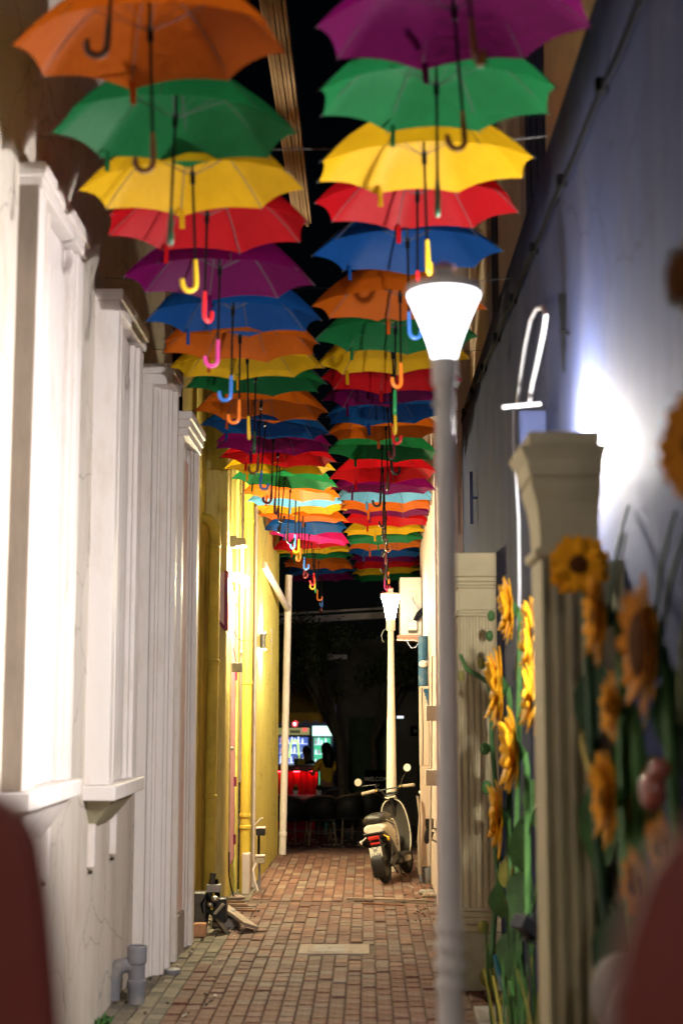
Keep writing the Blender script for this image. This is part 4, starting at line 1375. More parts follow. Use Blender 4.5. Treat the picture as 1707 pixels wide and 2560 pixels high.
# ================================================================== SUNFLOWER RELIEF
def petal_mesh(name, L, W, m_):
    mb = MB()
    n_ = 5
    vs, fs = [], []
    for i in range(n_ + 1):
        s_ = i / n_
        w_ = W * math.sin(math.pi * min(1, .12 + s_ * .88)) ** .7 * (1 if i < n_ else .15)
        bend = .12 * L * s_ * s_
        y = L * s_
        th = .055 * (1 - s_ * .6)
        vs += [(-w_, y, bend + .012 * (1 - abs(1 - 2 * s_))), (0, y, bend + th), (w_, y, bend + .012 * (1 - abs(1 - 2 * s_))), (0, y, bend - th)]
    for i in range(n_):
        o_ = i * 4
        for k in range(4):
            fs.append((o_ + k, o_ + (k + 1) % 4, o_ + 4 + (k + 1) % 4, o_ + 4 + k))
    fs += [(3, 2, 1, 0), (n_ * 4, n_ * 4 + 1, n_ * 4 + 2, n_ * 4 + 3)]
    me = bpy.data.meshes.new(name)
    me.from_pydata(vs, [], fs)
    me.materials.append(m_)
    me.polygons.foreach_set('use_smooth', [True] * len(me.polygons))
    return me


PM = {k: petal_mesh('petal', 1.0, .24, M[k]) for k in ('petal', 'petal_shaded', 'petal_brown', 'petal_dark')}


def leaf_into(mb, a, d, w, nrm=(-1, 0, 0), curl=.15):
    """leaf blade from a along d, given half width, folded and curved, thick"""
    a, d = Vector(a), Vector(d)
    L = d.length
    n0 = Vector(nrm)
    s = d.normalized().cross(n0)
    if s.length < .05:
        s = d.normalized().cross(Vector((0, 1, 0)))
    s.normalize()
    n0 = s.cross(d.normalized())
    vs, fs = [], []
    m_ = 5
    for i in range(m_ + 1):
        t_ = i / m_
        ww = w * (math.sin(math.pi * (t_ ** .8)) + .05) * (1 if i < m_ else .1)
        c_ = a + d * t_ - n0 * (curl * L * t_ * t_)
        vs += [c_ - s * ww + n0 * ww * .3, c_ + n0 * .004, c_ + s * ww + n0 * ww * .3, c_ - n0 * .006]
    for i in range(m_):
        o_ = i * 4
        for k in range(4):
            fs.append((o_ + k, o_ + (k + 1) % 4, o_ + 4 + (k + 1) % 4, o_ + 4 + k))
    mb.add(vs, fs)


def sunflower(label, px, py, hpx, X, yaw, pm='petal', stem_to=None, leaves=(), stem_m='stem_green', tilt=0, eye=.24, ring=15, cup=.2):
    """sunflower head centred at a pixel on the plane x = X; hpx its height in photo pixels"""
    c = PX(px, py, X)
    ppm = F_PX / c.y
    D = hpx / ppm
    rt = D / 2
    t = thing('sunflower', label, 'sunflower', c, 'relief sunflowers on the lavender wall')
    # flower axis: -x rotated towards the camera by yaw
    yaw = yaw - 6 if yaw < 20 else yaw
    ax = Vector((-math.cos(R(yaw)), -math.sin(R(yaw)), math.sin(R(tilt)))).normalized()
    e2 = Vector((0, 0, 1)).cross(ax).normalized()
    e3 = ax.cross(e2)
    B = Matrix((e2, e3, ax)).transposed()
    rr = random.Random(int(px * 7 + py))
    for lay in range(2):
        for k in range(ring):
            an = 2 * math.pi * (k + .5 * lay) / ring + rr.uniform(-.08, .08)
            L = rt * (1 - eye) * (1.0 if lay == 0 else .8) * rr.uniform(.88, 1.08)
            o = bpy.data.objects.new('petal', PM[pm])
            col.objects.link(o)
            o.parent = t
            rot = Matrix.Rotation(an, 3, 'Z') @ Matrix.Rotation(R(rr.uniform(-5, 9)) + cup * lay, 3, 'X')
            o.rotation_euler = (B @ rot).to_euler()
            o.location = B @ (Matrix.Rotation(an, 3, 'Z') @ Vector((0, rt * eye * .75, .012 * lay)))
            o.scale = (L * 1.75 * rr.uniform(.85, 1.15), L * 1.1, L * .95)
    rot4 = B.to_4x4()
    MB().lathe([(rt * eye, -.01), (rt * eye, .012), (rt * eye * .75, .03), (rt * eye * .3, .034), (.002, .03)], c, 16, rot4).build('eye', M['flower_eye'], t, smooth=True)
    MB().lathe([(.01, -.05), (rt * eye * .9, -.025), (rt * eye * 1.15, -.008), (rt * .1, -.004)], c, 12, rot4).build('calyx', M['leaf_green'], t, smooth=True)
    back = c - ax * .045
    if stem_to:
        e = Vector(stem_to)
        mid = back.lerp(e, .5) + Vector((-.02, .03, 0))
        MB().tube([back, back + Vector((.01, 0, -.08)), mid, e], [.016, .017, .018, .02], 8).build('stem', M[stem_m], t, smooth=True)
    for (fr, dx, dy, dz, w_, lm) in leaves:
        a = back.lerp(Vector(stem_to), fr)
        m_ = MB()
        leaf_into(m_, a, (dx, dy, dz), w_)
        m_.build('leaf', M[lm], t, smooth=True)
    return t


def foot(y, x=None):
    return ((RX - .07) if x is None else x, y, .05)


sunflower('slim bright orange sunflower seen edge on, highest beside the cable', 1276, 1523, 175, .82, 4, stem_to=foot(8.3), leaves=((.3, -.03, -.06, .18, .03, 'leaf_green'), (.55, -.02, -.08, .22, .03, 'leaf_green')))
sunflower('tall orange sunflower touching the near column, upper of two', 1330, 1592, 205, .82, 5, stem_to=foot(7.2), leaves=((.35, -.02, -.1, -.2, .035, 'leaf_yellow'),))
sunflower('orange sunflower touching the near column, lower of two', 1333, 1742, 190, .80, 3, stem_to=foot(7.1), leaves=((.12, -.03, -.04, -.22, .05, 'leaf_yellow'), (.4, -.02, -.02, .25, .03, 'leaf_green')))
sunflower('orange sunflower nearest the far column, above its green vine leaves', 1250, 1717, 212, .78, 6, stem_to=foot(8.6), leaves=((.3, -.04, .02, -.16, .04, 'leaf_green'),))
sunflower('fat bright orange sunflower in the middle of the lit group', 1289, 1880, 220, .76, 6, stem_to=foot(7.5), leaves=((.25, .02, -.06, .2, .03, 'stem_green'), (.5, .02, -.08, .3, .03, 'leaf_green')))
sunflower('lowest bright orange sunflower of the lit group by the far column', 1251, 2043, 195, .77, 4, stem_to=foot(8.2), leaves=((.3, -.03, -.05, .12, .03, 'leaf_olive'),))
sunflower('round sunflower facing the alley mouth with a dark centre, on the near column', 1447, 1412, 168, .70, 72, 'petal_shaded', stem_to=(.86, 4.95, .6), leaves=(), eye=.30, ring=15, cup=.1, stem_m='leaf_dark')
sunflower('drooping orange sunflower hanging edge on beside the near column', 1503, 1540, 250, .72, 3, 'petal_shaded', stem_to=(.88, 4.6, .4), leaves=((.15, -.02, .1, -.4, .05, 'leaf_dark'), (.3, -.05, .08, -.5, .05, 'leaf_green'), (.05, -.02, .03, .35, .02, 'leaf_dark')))
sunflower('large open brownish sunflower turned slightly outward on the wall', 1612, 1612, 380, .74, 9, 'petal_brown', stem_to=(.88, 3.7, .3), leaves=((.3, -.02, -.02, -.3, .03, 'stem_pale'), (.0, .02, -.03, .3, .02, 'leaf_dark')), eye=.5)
sunflower('small orange sunflower right of the near column, level with its neck', 1541, 1766, 185, .72, 4, 'petal_shaded', stem_to=(.88, 4.5, .4), leaves=((.4, -.06, -.02, -.1, .05, 'leaf_yellow'),))
sunflower('long orange sunflower hanging low right of the near column', 1526, 1995, 245, .72, 5, 'petal_shaded', stem_to=(.87, 4.4, .2), leaves=((.3, .0, -.03, -.3, .06, 'leaf_green'), (.6, .0, .05, -.2, .05, 'leaf_dark')))
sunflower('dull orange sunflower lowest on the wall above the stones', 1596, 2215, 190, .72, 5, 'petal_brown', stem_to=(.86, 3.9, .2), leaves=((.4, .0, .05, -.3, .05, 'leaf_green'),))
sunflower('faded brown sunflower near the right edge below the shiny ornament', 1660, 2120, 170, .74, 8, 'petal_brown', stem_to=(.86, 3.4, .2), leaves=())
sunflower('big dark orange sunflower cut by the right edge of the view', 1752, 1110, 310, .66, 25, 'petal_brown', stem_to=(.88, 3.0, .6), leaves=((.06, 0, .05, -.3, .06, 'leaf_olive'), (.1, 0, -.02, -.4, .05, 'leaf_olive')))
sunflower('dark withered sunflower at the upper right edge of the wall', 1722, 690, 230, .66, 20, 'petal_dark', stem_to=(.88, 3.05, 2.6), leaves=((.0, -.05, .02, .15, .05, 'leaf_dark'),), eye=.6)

# vine on the far column
vn = thing('ivy_vine', 'green relief vine with round leaves climbing the far column', 'vine', P(1230, 2400, 9.6))
MB().tube([P(1150, 1636, 9.75), P(1165, 1672, 9.7), P(1195, 1690, 9.7), P(1222, 1708, 9.7), P(1230, 1760, 9.65), P(1228, 1850, 9.6), P(1238, 1960, 9.6), P(1232, 2060, 9.6), P(1245, 2200, 9.5), P(1235, 2300, 9.5), P(1225, 2420, 9.4)],
          [.012, .016, .018, .02, .018, .016, .018, .016, .016, .018, .02], 8).build('stem', M['leaf_green'], vn, smooth=True)
for k, (px, py, r_, m_) in enumerate(((1203, 1658, .034, 'leaf_olive'), (1227, 1540, .03, 'leaf_green'), (1223, 1590, .03, 'leaf_green'), (1152, 1690, .03, 'leaf_olive'), (1212, 1872, .042, 'stem_green'), (1216, 1968, .045, 'stem_green'),
                                      (1228, 1760, .035, 'leaf_olive'), (1207, 2318, .045, 'leaf_olive'), (1228, 2372, .045, 'leaf_olive'), (1232, 1990, .03, 'leaf_green'), (1246, 2145, .03, 'leaf_green'))):
    MB().ball(P(px, py, 9.62), r_, 10, 7, (.85, .5, 1.25 if k < 4 else 1.0)).build('round_leaf', M[m_], vn, smooth=True)
# mass of stalks at the foot of the wall: countable clumps
for k, (px, dd, h_, m1, lab) in enumerate(((1262, 8.6, .75, 'leaf_olive', 'olive relief stalks at the foot of the wall under the lowest sunflower'),
                                           (1310, 7.6, .85, 'leaf_green', 'green relief stalks beside the garden spotlight stake'),
                                           (1340, 7.0, .7, 'leaf_olive', 'yellowish relief stalks against the near column foot'),
                                           (1290, 7.9, .6, 'leaf_yellow', 'short yellow green relief tuft between the stalk clumps'))):
    q = P(px, 2450, dd)
    st = thing('relief_stalks', lab, 'plant', (q.x, q.y, 0), 'relief stalk clumps along the wall foot')
    rr = random.Random(k + 3)
    for j_ in range(11):
        a = Vector((min(RX - .03, q.x + rr.uniform(-.07, .08)), q.y + rr.uniform(-.35, .35), 0))
        hh = h_ * rr.uniform(.6, 1.15)
        m_ = MB()
        leaf_into(m_, a, (rr.uniform(-.08, .03), rr.uniform(-.1, .1), hh), rr.uniform(.018, .04), curl=rr.uniform(-.1, .12))
        m_.build('blade', M[m1 if j_ % 3 else 'stem_green'], st, smooth=True)
for k, (px, py, L, w_, m_, X, lab) in enumerate((
        (1486, 1950, .42, .05, 'leaf_dark', .8, 'broad dark leaf hanging beside the near column, uppermost of three'),
        (1496, 2180, .4, .06, 'leaf_green', .8, 'broad green leaf hanging beside the near column, middle of three'),
        (1490, 2360, .34, .06, 'leaf_dark', .8, 'broad dark leaf hanging low beside the near column, lowest of three'),
        (1455, 1905, .2, .035, 'leaf_yellow', .70, 'yellow leaf curling across the face of the near column'),
        (1556, 2230, .34, .03, 'stem_pale', .8, 'narrow pale green leaf upright between the low sunflowers'),
        (1520, 1400, .4, .018, 'leaf_dark', .84, 'thin dark stalk rising behind the drooping sunflower'),
        (1635, 1420, .35, .02, 'leaf_dark', .84, 'thin dark stalk rising behind the large open sunflower'),
        (1690, 1560, .5, .02, 'stem_pale', .78, 'pale beige stalk near the right edge of the wall'),
        (1585, 1860, .2, .02, 'leaf_yellow', .78, 'small yellow green bud stalk below the large open sunflower'))):
    c = PX(px, py, X)
    m_b = MB()
    up = 1 if k in (4, 5, 6, 7, 8) else -1
    leaf_into(m_b, c - Vector((0, 0, up * L / 2)), (0.02, .03 if k != 3 else -.05, up * L), w_)
    tag(m_b.build('relief_leaf', M[m_], loc=c, smooth=True), lab, 'leaf', 'relief leaves on the lavender wall')
rr = random.Random(21)
for k, (px, py, L, w_, m_, X, dirv) in enumerate((
        (1480, 1760, .30, .07, 'leaf_dark', .80, -1), (1468, 1640, .26, .06, 'leaf_green', .82, 1), (1500, 2060, .34, .08, 'leaf_green', .80, -1), (1478, 2440, .34, .09, 'leaf_dark', .80, 1),
        (1560, 1900, .26, .06, 'leaf_green', .80, 1), (1540, 2380, .30, .08, 'leaf_dark', .78, -1), (1590, 2020, .26, .06, 'leaf_olive', .80, 1), (1660, 1800, .28, .07, 'leaf_dark', .80, -1),
        (1296, 2120, .26, .07, 'leaf_green', .80, 1), (1318, 2010, .26, .06, 'stem_green', .84, -1), (1262, 2180, .24, .07, 'leaf_olive', .80, 1), (1300, 2230, .26, .08, 'leaf_green', .82, -1),
        (1240, 2250, .22, .07, 'leaf_green', .80, 1), (1212, 2440, .2, .07, 'leaf_olive', .80, 1), (1275, 2380, .26, .08, 'leaf_green', .80, -1))):
    c = PX(px, py, X)
    m_b = MB()
    leaf_into(m_b, c + Vector((.03, 0, -dirv * L / 2)), (-.04 + rr.uniform(-.05, .03), -.12 + rr.uniform(-.08, .08), dirv * L), w_, (-.55, -.83, 0), .2)
    near = 'on the near wall' if px > 1400 else 'among the lit stems by the far column'
    tag(m_b.build('relief_leaf', M[m_], loc=c, smooth=True), '%s broad leaf %s %s, %s counted down' % ({'leaf_dark': 'dark green', 'leaf_green': 'green', 'leaf_olive': 'olive', 'stem_green': 'bright green', 'leaf_yellow': 'yellow green'}[m_],
        'drooping' if dirv < 0 else 'rising', near, ORD[k % 8]), 'leaf', 'relief leaves on the lavender wall')
# glossy ornament, stones
c = PX(1630, 1975, .74)
t = thing('glossy_ornament', 'shiny reddish brown ceramic bird ornament on the wall', 'ornament', c)
MB().ball(c, .045, 14, 10, (.8, .9, 1.25)).build('body', M['wet_brown'], t, smooth=True)
MB().ball(c + Vector((.015, -.03, .055)), .03, 12, 8).build('head', M['wet_brown'], t, smooth=True)
for k, (px, py, r_, lab) in enumerate(((1560, 2490, .11, 'rounded grey brown stone low against the wall, larger'), (1610, 2555, .12, 'rounded grey stone nearest the lower right corner'))):
    c = PX(px, py, .72)
    tag(MB().ball(c, r_, 12, 9, (.9, 1.2, 1.1)).build('relief_stone', M['grey_stone'], loc=c, smooth=True), lab, 'stone')
# garden spotlight on a stake
c = P(1318, 2315, 6.9)
t = thing('garden_spotlight', 'black garden spotlight on a stake among the relief stalks', 'spotlight', (c.x, c.y, 0))
MB().bar(c + Vector((-.05, -.02, .03)), c + Vector((.05, .04, -.04)), .09, .07).build('housing', M['black_plastic'], t, bevel=.008)
MB().bar(c + Vector((-.02, 0, -.06)), c + Vector((.09, .02, -.09)), .05, .02).build('bracket', M['black_plastic'], t)
for k in range(4):
    MB().bar(c + Vector((-.03 + .025 * k, .0, .02)), c + Vector((-.01 + .025 * k, .05, -.01)), .006, .09).build('cooling_fin', M['black_plastic'], t)
MB().tube([c + Vector((0, 0, -.06)), c + Vector((.01, .0, -.3)), (c.x + .01, c.y, 0)], .008, 8).build('stake', M['black_plastic'], t)
tag(MB().tube([P(1240, 2390, 8.9), P(1248, 2440, 8.8), P(1262, 2470, 8.6), P(1268, 2500, 8.5)], .02, 8).build('garden_hose', M['hose_blue'], loc=P(1262, 2470, 8.6), smooth=True), 'teal hose lying at the foot of the relief stalks', 'hose')
# border strip along the wall foot
bs_ = thing('border_kerb', 'low weathered stone border along the foot of the right wall', 'kerb', (.85, 8, 0))
for k in range(9):
    MB().box(.68, RX - .004, 5.6 + k * .45, 5.6 + k * .45 + .44, -.02, .035 + random.uniform(0, .01)).build('stone', M['grey_stone'], bs_, bevel=.01)

# ================================================================== SCOOTER
SC = Vector((G(966, 2208).x, G(966, 2208).y, 0))
s = thing('scooter', 'small grey and cream electric scooter parked on the bricks, tail to the viewer', 'scooter', (0, 0, 0))
WBASE, WR = .98, .205


def wheel(y, name):
    m_ = MB()
    prof = []
    for k in range(13):
        a_ = 2 * math.pi * k / 12
        prof.append((WR - .045 + .045 * math.cos(a_), .045 * math.sin(a_)))
    rt = Matrix.Rotation(math.pi / 2, 4, 'Y')
    ty = MB().lathe(prof, (0, y, WR), 28, rt, caps=False).build('tyre', M['rubber'], s, smooth=True, local=True)
    w_ = MB().lathe([(.03, -.05), (.06, -.04), (.11, -.03), (.125, -.035), (.125, .035), (.11, .03), (.06, .04), (.03, .05)], (0, y, WR), 24, rt).build('rim', M['dark_steel'], ty, smooth=True, local=True)
    return ty


wheel(0, 'rear')
wheel(WBASE, 'front')
# rear mudguard (black) hugging the tyre and carrying the plate
m_ = MB()
vs, fs = [], []
for i in range(9):
    a_ = R(-30 + i * 18)       # from behind-low over the top
    rr_ = WR + .035
    y_, z_ = -math.cos(a_) * rr_, WR + math.sin(a_) * rr_
    for x_, dz in ((-.075, -.02), (-.055, .0), (.055, 0), (.075, -.02)):
        k_ = 1 + dz / rr_
        vs.append((x_, y_ * k_, WR + (z_ - WR) * k_))
for i in range(8):
    for k in range(3):
        fs.append((i * 4 + k, i * 4 + k + 1, i * 4 + 5 + k, i * 4 + 4 + k))
m_.add(vs, fs)
mg = m_.build('rear_mudguard', M['black_plastic'], s, smooth=True, local=True)
mg.modifiers.new('solid', 'SOLIDIFY').thickness = .008
# tail hanger
MB().prism([(-.07, .12), (-.02, .44), (.12, .60), (.20, .55), (.10, .30), (-.02, .10)], -.055, .055, Matrix(((0, 0, 1, 0), (1, 0, 0, -.10), (0, 1, 0, .10), (0, 0, 0, 1)))).build('tail_carrier', M['black_plastic'], s, bevel=.015, local=True)


def loft(secs, name, m, seg=16, parent=None, power=2.6, cap=True):
    """secs: (y, z, halfwidth, halfheight) super-ellipse sections facing y"""
    mb = MB()
    vs, fs = [], []
    for (y, z, hw, hh) in secs:
        for k in range(seg):
            a_ = 2 * math.pi * k / seg
            c_, s_ = math.cos(a_), math.sin(a_)
            vs.append((hw * math.copysign(abs(c_) ** (2 / power), c_), y, z + hh * math.copysign(abs(s_) ** (2 / power), s_)))
    for i in range(len(secs) - 1):
        for k in range(seg):
            fs.append((i * seg + k, i * seg + (k + 1) % seg, (i + 1) * seg + (k + 1) % seg, (i + 1) * seg + k))
    if cap:
        fs.append(tuple(range(seg - 1, -1, -1)))
        fs.append(tuple(range((len(secs) - 1) * seg, len(secs) * seg)))
    mb.add(vs, fs)
    return mb.build(name, m, parent or s, smooth=True, local=True, angle=50)


# cream tail shell tapering down towards the floorboard
tail = loft([(-.13, .60, .10, .045), (-.10, .605, .125, .06), (0, .60, .14, .075), (.14, .565, .142, .11), (.26, .50, .138, .15), (.36, .42, .125, .14), (.42, .36, .10, .10)], 'tail_shell', M['scoot_cream'])
loft([(-.135, .535, .098, .03), (-.06, .53, .115, .05), (.08, .46, .112, .10), (.22, .36, .11, .14), (.34, .28, .10, .10)], 'tail_underside', M['black_plastic'])
MB().box(-.13, .13, -.148, -.13, .556, .575).build('grab_rail', M['dark_steel'], s, bevel=.006, local=True)
# seat
loft([(-.12, .70, .08, .03), (-.09, .705, .12, .055), (0, .71, .135, .066), (.14, .715, .135, .064), (.27, .71, .115, .055), (.34, .70, .075, .035)], 'seat', M['scoot_seat'], 20, power=2.4)
MB().tube([(.135, -.05, .69), (.15, .1, .655), (.142, .25, .62)], .004, 6).build('seat_piping', M['scoot_cream'], s, local=True)
# stickers on the tail side
MB().box(.1385, .1445, .17, .23, .575, .61).build('badge', M['grey_stone'], tail, bevel=.004, local=True)
for k in range(4):
    MB().box(.136 - .004 * k, .1425 - .003 * k, .23 + .012 * k, .275 + .01 * k, .50 - .042 * k, .532 - .042 * k).build('badge', M['grey_stone'], tail, bevel=.003, local=True)
# tail lights and plate
MB().box(-.075, .055, -.175, -.135, .49, .535).build('tail_light', M['tail_red'], s, bevel=.012, local=True)
MB().box(-.06, .055, -.17, -.135, .44, .465).build('reflector', M['tail_red'], s, bevel=.008, local=True)
pl = MB().box(-.07, .07, -.205, -.197, .295, .415).build('license_plate', M['plate_white'], s, bevel=.003, local=True)


def text_part(txt, size, loc, rot, m, parent, name='lettering'):
    cu = bpy.data.curves.new(name, 'FONT')
    cu.body = txt
    cu.size = size
    cu.align_x = 'CENTER'
    cu.align_y = 'CENTER'
    cu.extrude = .0006
    cu.materials.append(m)
    tmp = bpy.data.objects.new(name, cu)
    col.objects.link(tmp)
    dg = bpy.context.evaluated_depsgraph_get()
    me = bpy.data.meshes.new_from_object(tmp.evaluated_get(dg))
    bpy.data.objects.remove(tmp)
    o = bpy.data.objects.new(name, me)
    col.objects.link(o)
    o.location = loc
    o.rotation_euler = rot
    if parent:
        o.parent = parent
    return o


o = text_part('BF', .052, (0, -.2065, .378), (math.pi / 2, 0, 0), M['print_black'], pl)
o = text_part('16-04', .052, (0, -.2065, .332), (math.pi / 2, 0, 0), M['print_black'], pl)
MB().box(-.045, -.02, -.2062, -.2052, .405, .411).box(.015, .045, -.2062, -.2052, .405, .411).build('plate_bolt', M['print_black'], pl, local=True)
for sx in (-1, 1):
    MB().tube([(sx * .10, -.12, .53), (sx * .15, -.15, .50)], .007, 8).ball((sx * .16, -.16, .485), .022, 10, 7, (.7, 1, 1.2)).build('indicator', M['amber' if sx > 0 else 'white_pvc'], s, smooth=True, local=True)
# motor swingarm
MB().bar((.085, 0, WR), (.09, .36, .27), .035, .07).build('swingarm', M['dark_steel'], s, bevel=.012, local=True)
MB().bar((-.085, 0, WR), (-.09, .36, .27), .035, .07).build('swingarm', M['black_plastic'], s, bevel=.012, local=True)
MB().lathe([(.0, -.02), (.035, -.015), (.04, .015), (.02, .025)], (.105, 0, WR), 14, Matrix.Rotation(math.pi / 2, 4, 'Y')).build('axle_cap', M['dark_steel'], s, smooth=True, local=True)
MB().tube([(.10, .02, .22), (.105, .12, .45)], [.016, .018], 10).build('shock', M['dark_steel'], s, smooth=True, local=True)
# floorboard
MB().box(-.14, .14, .34, .80, .235, .285).build('floorboard', M['scoot_grey'], s, bevel=.02, local=True)
MB().box(-.09, .09, .38, .78, .155, .233).build('belly_cover', M['black_plastic'], s, bevel=.02, local=True)
MB().box(.06, .141, .60, .74, .165, .232).build('side_cover', M['scoot_cream'], s, bevel=.02, local=True)
# leg shield: curved plate with wrapped edges
vs, fs = [], []
rows = [(.27, .150, .74), (.36, .165, .80), (.46, .172, .83), (.56, .170, .845), (.66, .160, .855), (.74, .146, .862), (.80, .125, .866), (.845, .095, .868), (.872, .055, .87)]
NS = 9
for (z, w_, y_) in rows:
    for k in range(NS):
        u = k / (NS - 1) * 2 - 1
        wrap = .075 * u * u
        vs.append((w_ * u, y_ - wrap, z))
for i in range(len(rows) - 1):
    for k in range(NS - 1):
        fs.append((i * NS + k, i * NS + k + 1, (i + 1) * NS + k + 1, (i + 1) * NS + k))
m_ = MB().add(vs, fs)
ls = m_.build('leg_shield', M['scoot_grey'], s, smooth=True, local=True)
md = ls.modifiers.new('solid', 'SOLIDIFY')
md.thickness = .02
edge = [vs[i * NS + NS - 1] for i in range(len(rows))] + [vs[(len(rows) - 1) * NS + k] for k in range(NS - 2, 0, -1)] + [vs[i * NS] for i in range(len(rows) - 1, -1, -1)]
MB().tube(edge, .006, 8).build('edge_trim', M['scoot_cream'], ls, smooth=True, local=True)
# tunnel frame between shield and seat
MB().tube([(.0, .34, .36), (.0, .42, .42), (.0, .58, .40), (0, .80, .40)], [.05, .055, .06, .07], 12).build('tunnel', M['black_plastic'], s, smooth=True, local=True)
MB().tube([(.10, .40, .30), (.115, .42, .46), (.11, .40, .62), (.10, .36, .67), (.06, .34, .68)], .010, 8).build('frame_loop', M['scoot_cream'], s, smooth=True, local=True)
MB().tube([(-.10, .40, .30), (-.115, .42, .46), (-.11, .40, .62), (-.10, .36, .67), (-.06, .34, .68)], .010, 8).build('frame_loop', M['scoot_cream'], s, smooth=True, local=True)
# front fork, mudguard, steering
for sx in (-1, 1):
    MB().tube([(sx * .07, WBASE, WR), (sx * .065, WBASE - .06, .42), (sx * .05, WBASE - .11, .62)], .017, 10).build('fork_leg', M['dark_steel'], s, smooth=True, local=True)
vs, fs = [], []
for i in range(7):
    a_ = R(20 + i * 22)
    rr_ = WR + .03
    y_, z_ = WBASE - math.cos(a_) * rr_, WR + math.sin(a_) * rr_
    for x_ in (-.06, -.04, .04, .06):
        vs.append((x_, y_, z_ - (.02 if abs(x_) > .05 else 0)))
for i in range(6):
    for k in range(3):
        fs.append((i * 4 + k, i * 4 + k + 1, i * 4 + 5 + k, i * 4 + 4 + k))
fm = MB().add(vs, fs).build('front_mudguard', M['scoot_grey'], s, smooth=True, local=True)
fm.modifiers.new('solid', 'SOLIDIFY').thickness = .006
MB().tube([(0, .90, .60), (0, .845, .86), (0, .825, .93)], [.03, .03, .026], 12).build('steering_neck', M['black_plastic'], s, smooth=True, local=True)
dsh = loft([(.775, .915, .05, .012), (.79, .922, .068, .02), (.86, .945, .07, .022), (.88, .95, .05, .012)], 'dash', M['black_plastic'])
MB().tube([(-.066, .778, .912), (-.04, .77, .906), (.04, .77, .906), (.066, .778, .912)], .006, 8).build('dash_trim', M['scoot_cream'], dsh, smooth=True, local=True)
# handlebar: turned to the right with the front wheel slightly
hb = MB()
hb.tube([(-.245, .76, 1.005), (-.15, .79, 1.01), (-.10, .82, .99), (-.07, .835, .93)], .013, 10)
hb.tube([(.245, .76, 1.005), (.15, .79, 1.01), (.10, .82, .99), (.07, .835, .93)], .013, 10)
hb.tube([(-.12, .81, 1.005), (.12, .81, 1.005)], .009, 8)
hb.tube([(-.07, .835, .93), (0, .83, .925), (.07, .835, .93)], .013, 10)
hbo = hb.build('handlebar', M['black_plastic'], s, smooth=True, local=True)
for sx in (-1, 1):
    MB().tube([(sx * .175, .785, 1.009), (sx * .325, .735, 1.0)], [.019, .021], 12).build('grip', M['grip'], hbo, smooth=True, local=True)
    MB().bar((sx * .155, .81, 1.0), (sx * .28, .80, .985), .012, .008).build('brake_lever', M['steel'], hbo, local=True)
    MB().box(sx * .15 - .02, sx * .15 + .02, .765, .815, .99, 1.03).build('switch_pod', M['black_plastic'], hbo, bevel=.006, local=True)
    MB().box(sx * .15 - .008, sx * .15 + .008, .757, .766, 1.0, 1.018).build('switch', M['amber'], hbo, local=True)
    mz = 1.21 if sx > 0 else 1.14
    mx_ = .27 if sx > 0 else -.355
    MB().tube([(sx * .15, .80, 1.03), (sx * .17, .80, 1.08), (mx_ - sx * .03, .79, mz - .05)], .004, 6).build('mirror_stalk', M['dark_steel'], hbo, local=True)
    mr = MB().lathe([(.001, .0), (.046, .0), (.05, .006), (.046, .02), (.02, .03)], (mx_, .775, mz), 20, Matrix.Rotation(-math.pi / 2 - .12, 4, 'X') @ Matrix.Rotation(0, 4, 'Z')).build('mirror_shell', M['black_plastic'], hbo, smooth=True, local=True)
    MB().lathe([(.001, -.002), (.044, -.002)], (mx_, .775, mz), 20, Matrix.Rotation(-math.pi / 2 - .12, 4, 'X'), caps=False).build('mirror_glass', M['mirror'], mr, local=True)
MB().tube([(-.08, .83, .95), (-.11, .80, .90), (-.02, .84, .88), (.05, .84, .80)], .006, 6).tube([(.1, .82, .98), (.06, .80, .90), (.02, .84, .80)], .006, 6).build('brake_cable', M['cable_black'], s, smooth=True, local=True)
MB().tube([(-.1, .30, .17), (-.16, .28, .06), (-.19, .27, .012)], .010, 8).build('kickstand', M['dark_steel'], s, local=True)
MB().tube([(.04, .52, .16), (.06, .46, .05), (.1, .44, .03)], .009, 8).tube([(-.04, .52, .16), (.02, .46, .06)], .009, 8).build('centre_stand', M['black_plastic'], s, local=True)
s.location = SC
s.rotation_euler = (0, R(-10.5), R(-16))

# ================================================================== STREET END: BAR AND DARK BUILDING
SZ = STREET_Z
db = thing('dark_building', 'dark low building with a pale roof fascia across the street', 'building', (1, 31, SZ))
MB().box(-.655, 7.5, 29.6, 29.9, SZ, 3.3).build('wall', M['dark_wall'], db)
MB().box(-8, -2.6, 29.6, 29.9, SZ, 3.3).build('wall', M['dark_wall'], db)
MB().box(-2.599, -.656, 29.61, 29.9, 1.95, 3.3).build('lintel_wall', M['dark_wall'], db)
# fascia rising to the right
a, b = P(690, 1558, 29.2), P(1005, 1532, 29.2)
MB().bar(a + Vector((-4, 0, -.2)), b + Vector((4, 0, .2)), .3, .13).build('fascia', M['dark_fascia'], db)
a, b = P(690, 1540, 29.1), P(1005, 1515, 29.1)
MB().bar(a + Vector((-4, 0, -.2)), b + Vector((4, 0, .2)), .25, .035).build('gutter', M['dark_fascia'], db)
a, b = P(748, 1634, 29.3), P(868, 1650, 29.3)
MB().box(a.x, b.x - .3, 29.28, 29.59, b.z, a.z).build('ledge', M['dark_fascia'], db)
MB().box(b.x - .29, b.x, 29.28, 29.59, b.z + .02, a.z - .02).build('ledge', M['dark_fascia'], db)
MB().box(1.0, 2.6, 29.5, 29.599, SZ, 1.8).build('door', M['dark_green'], db)
MB().box(-.4, .3, 29.52, 29.599, SZ, 1.7).build('door', M['dark_green'], db)
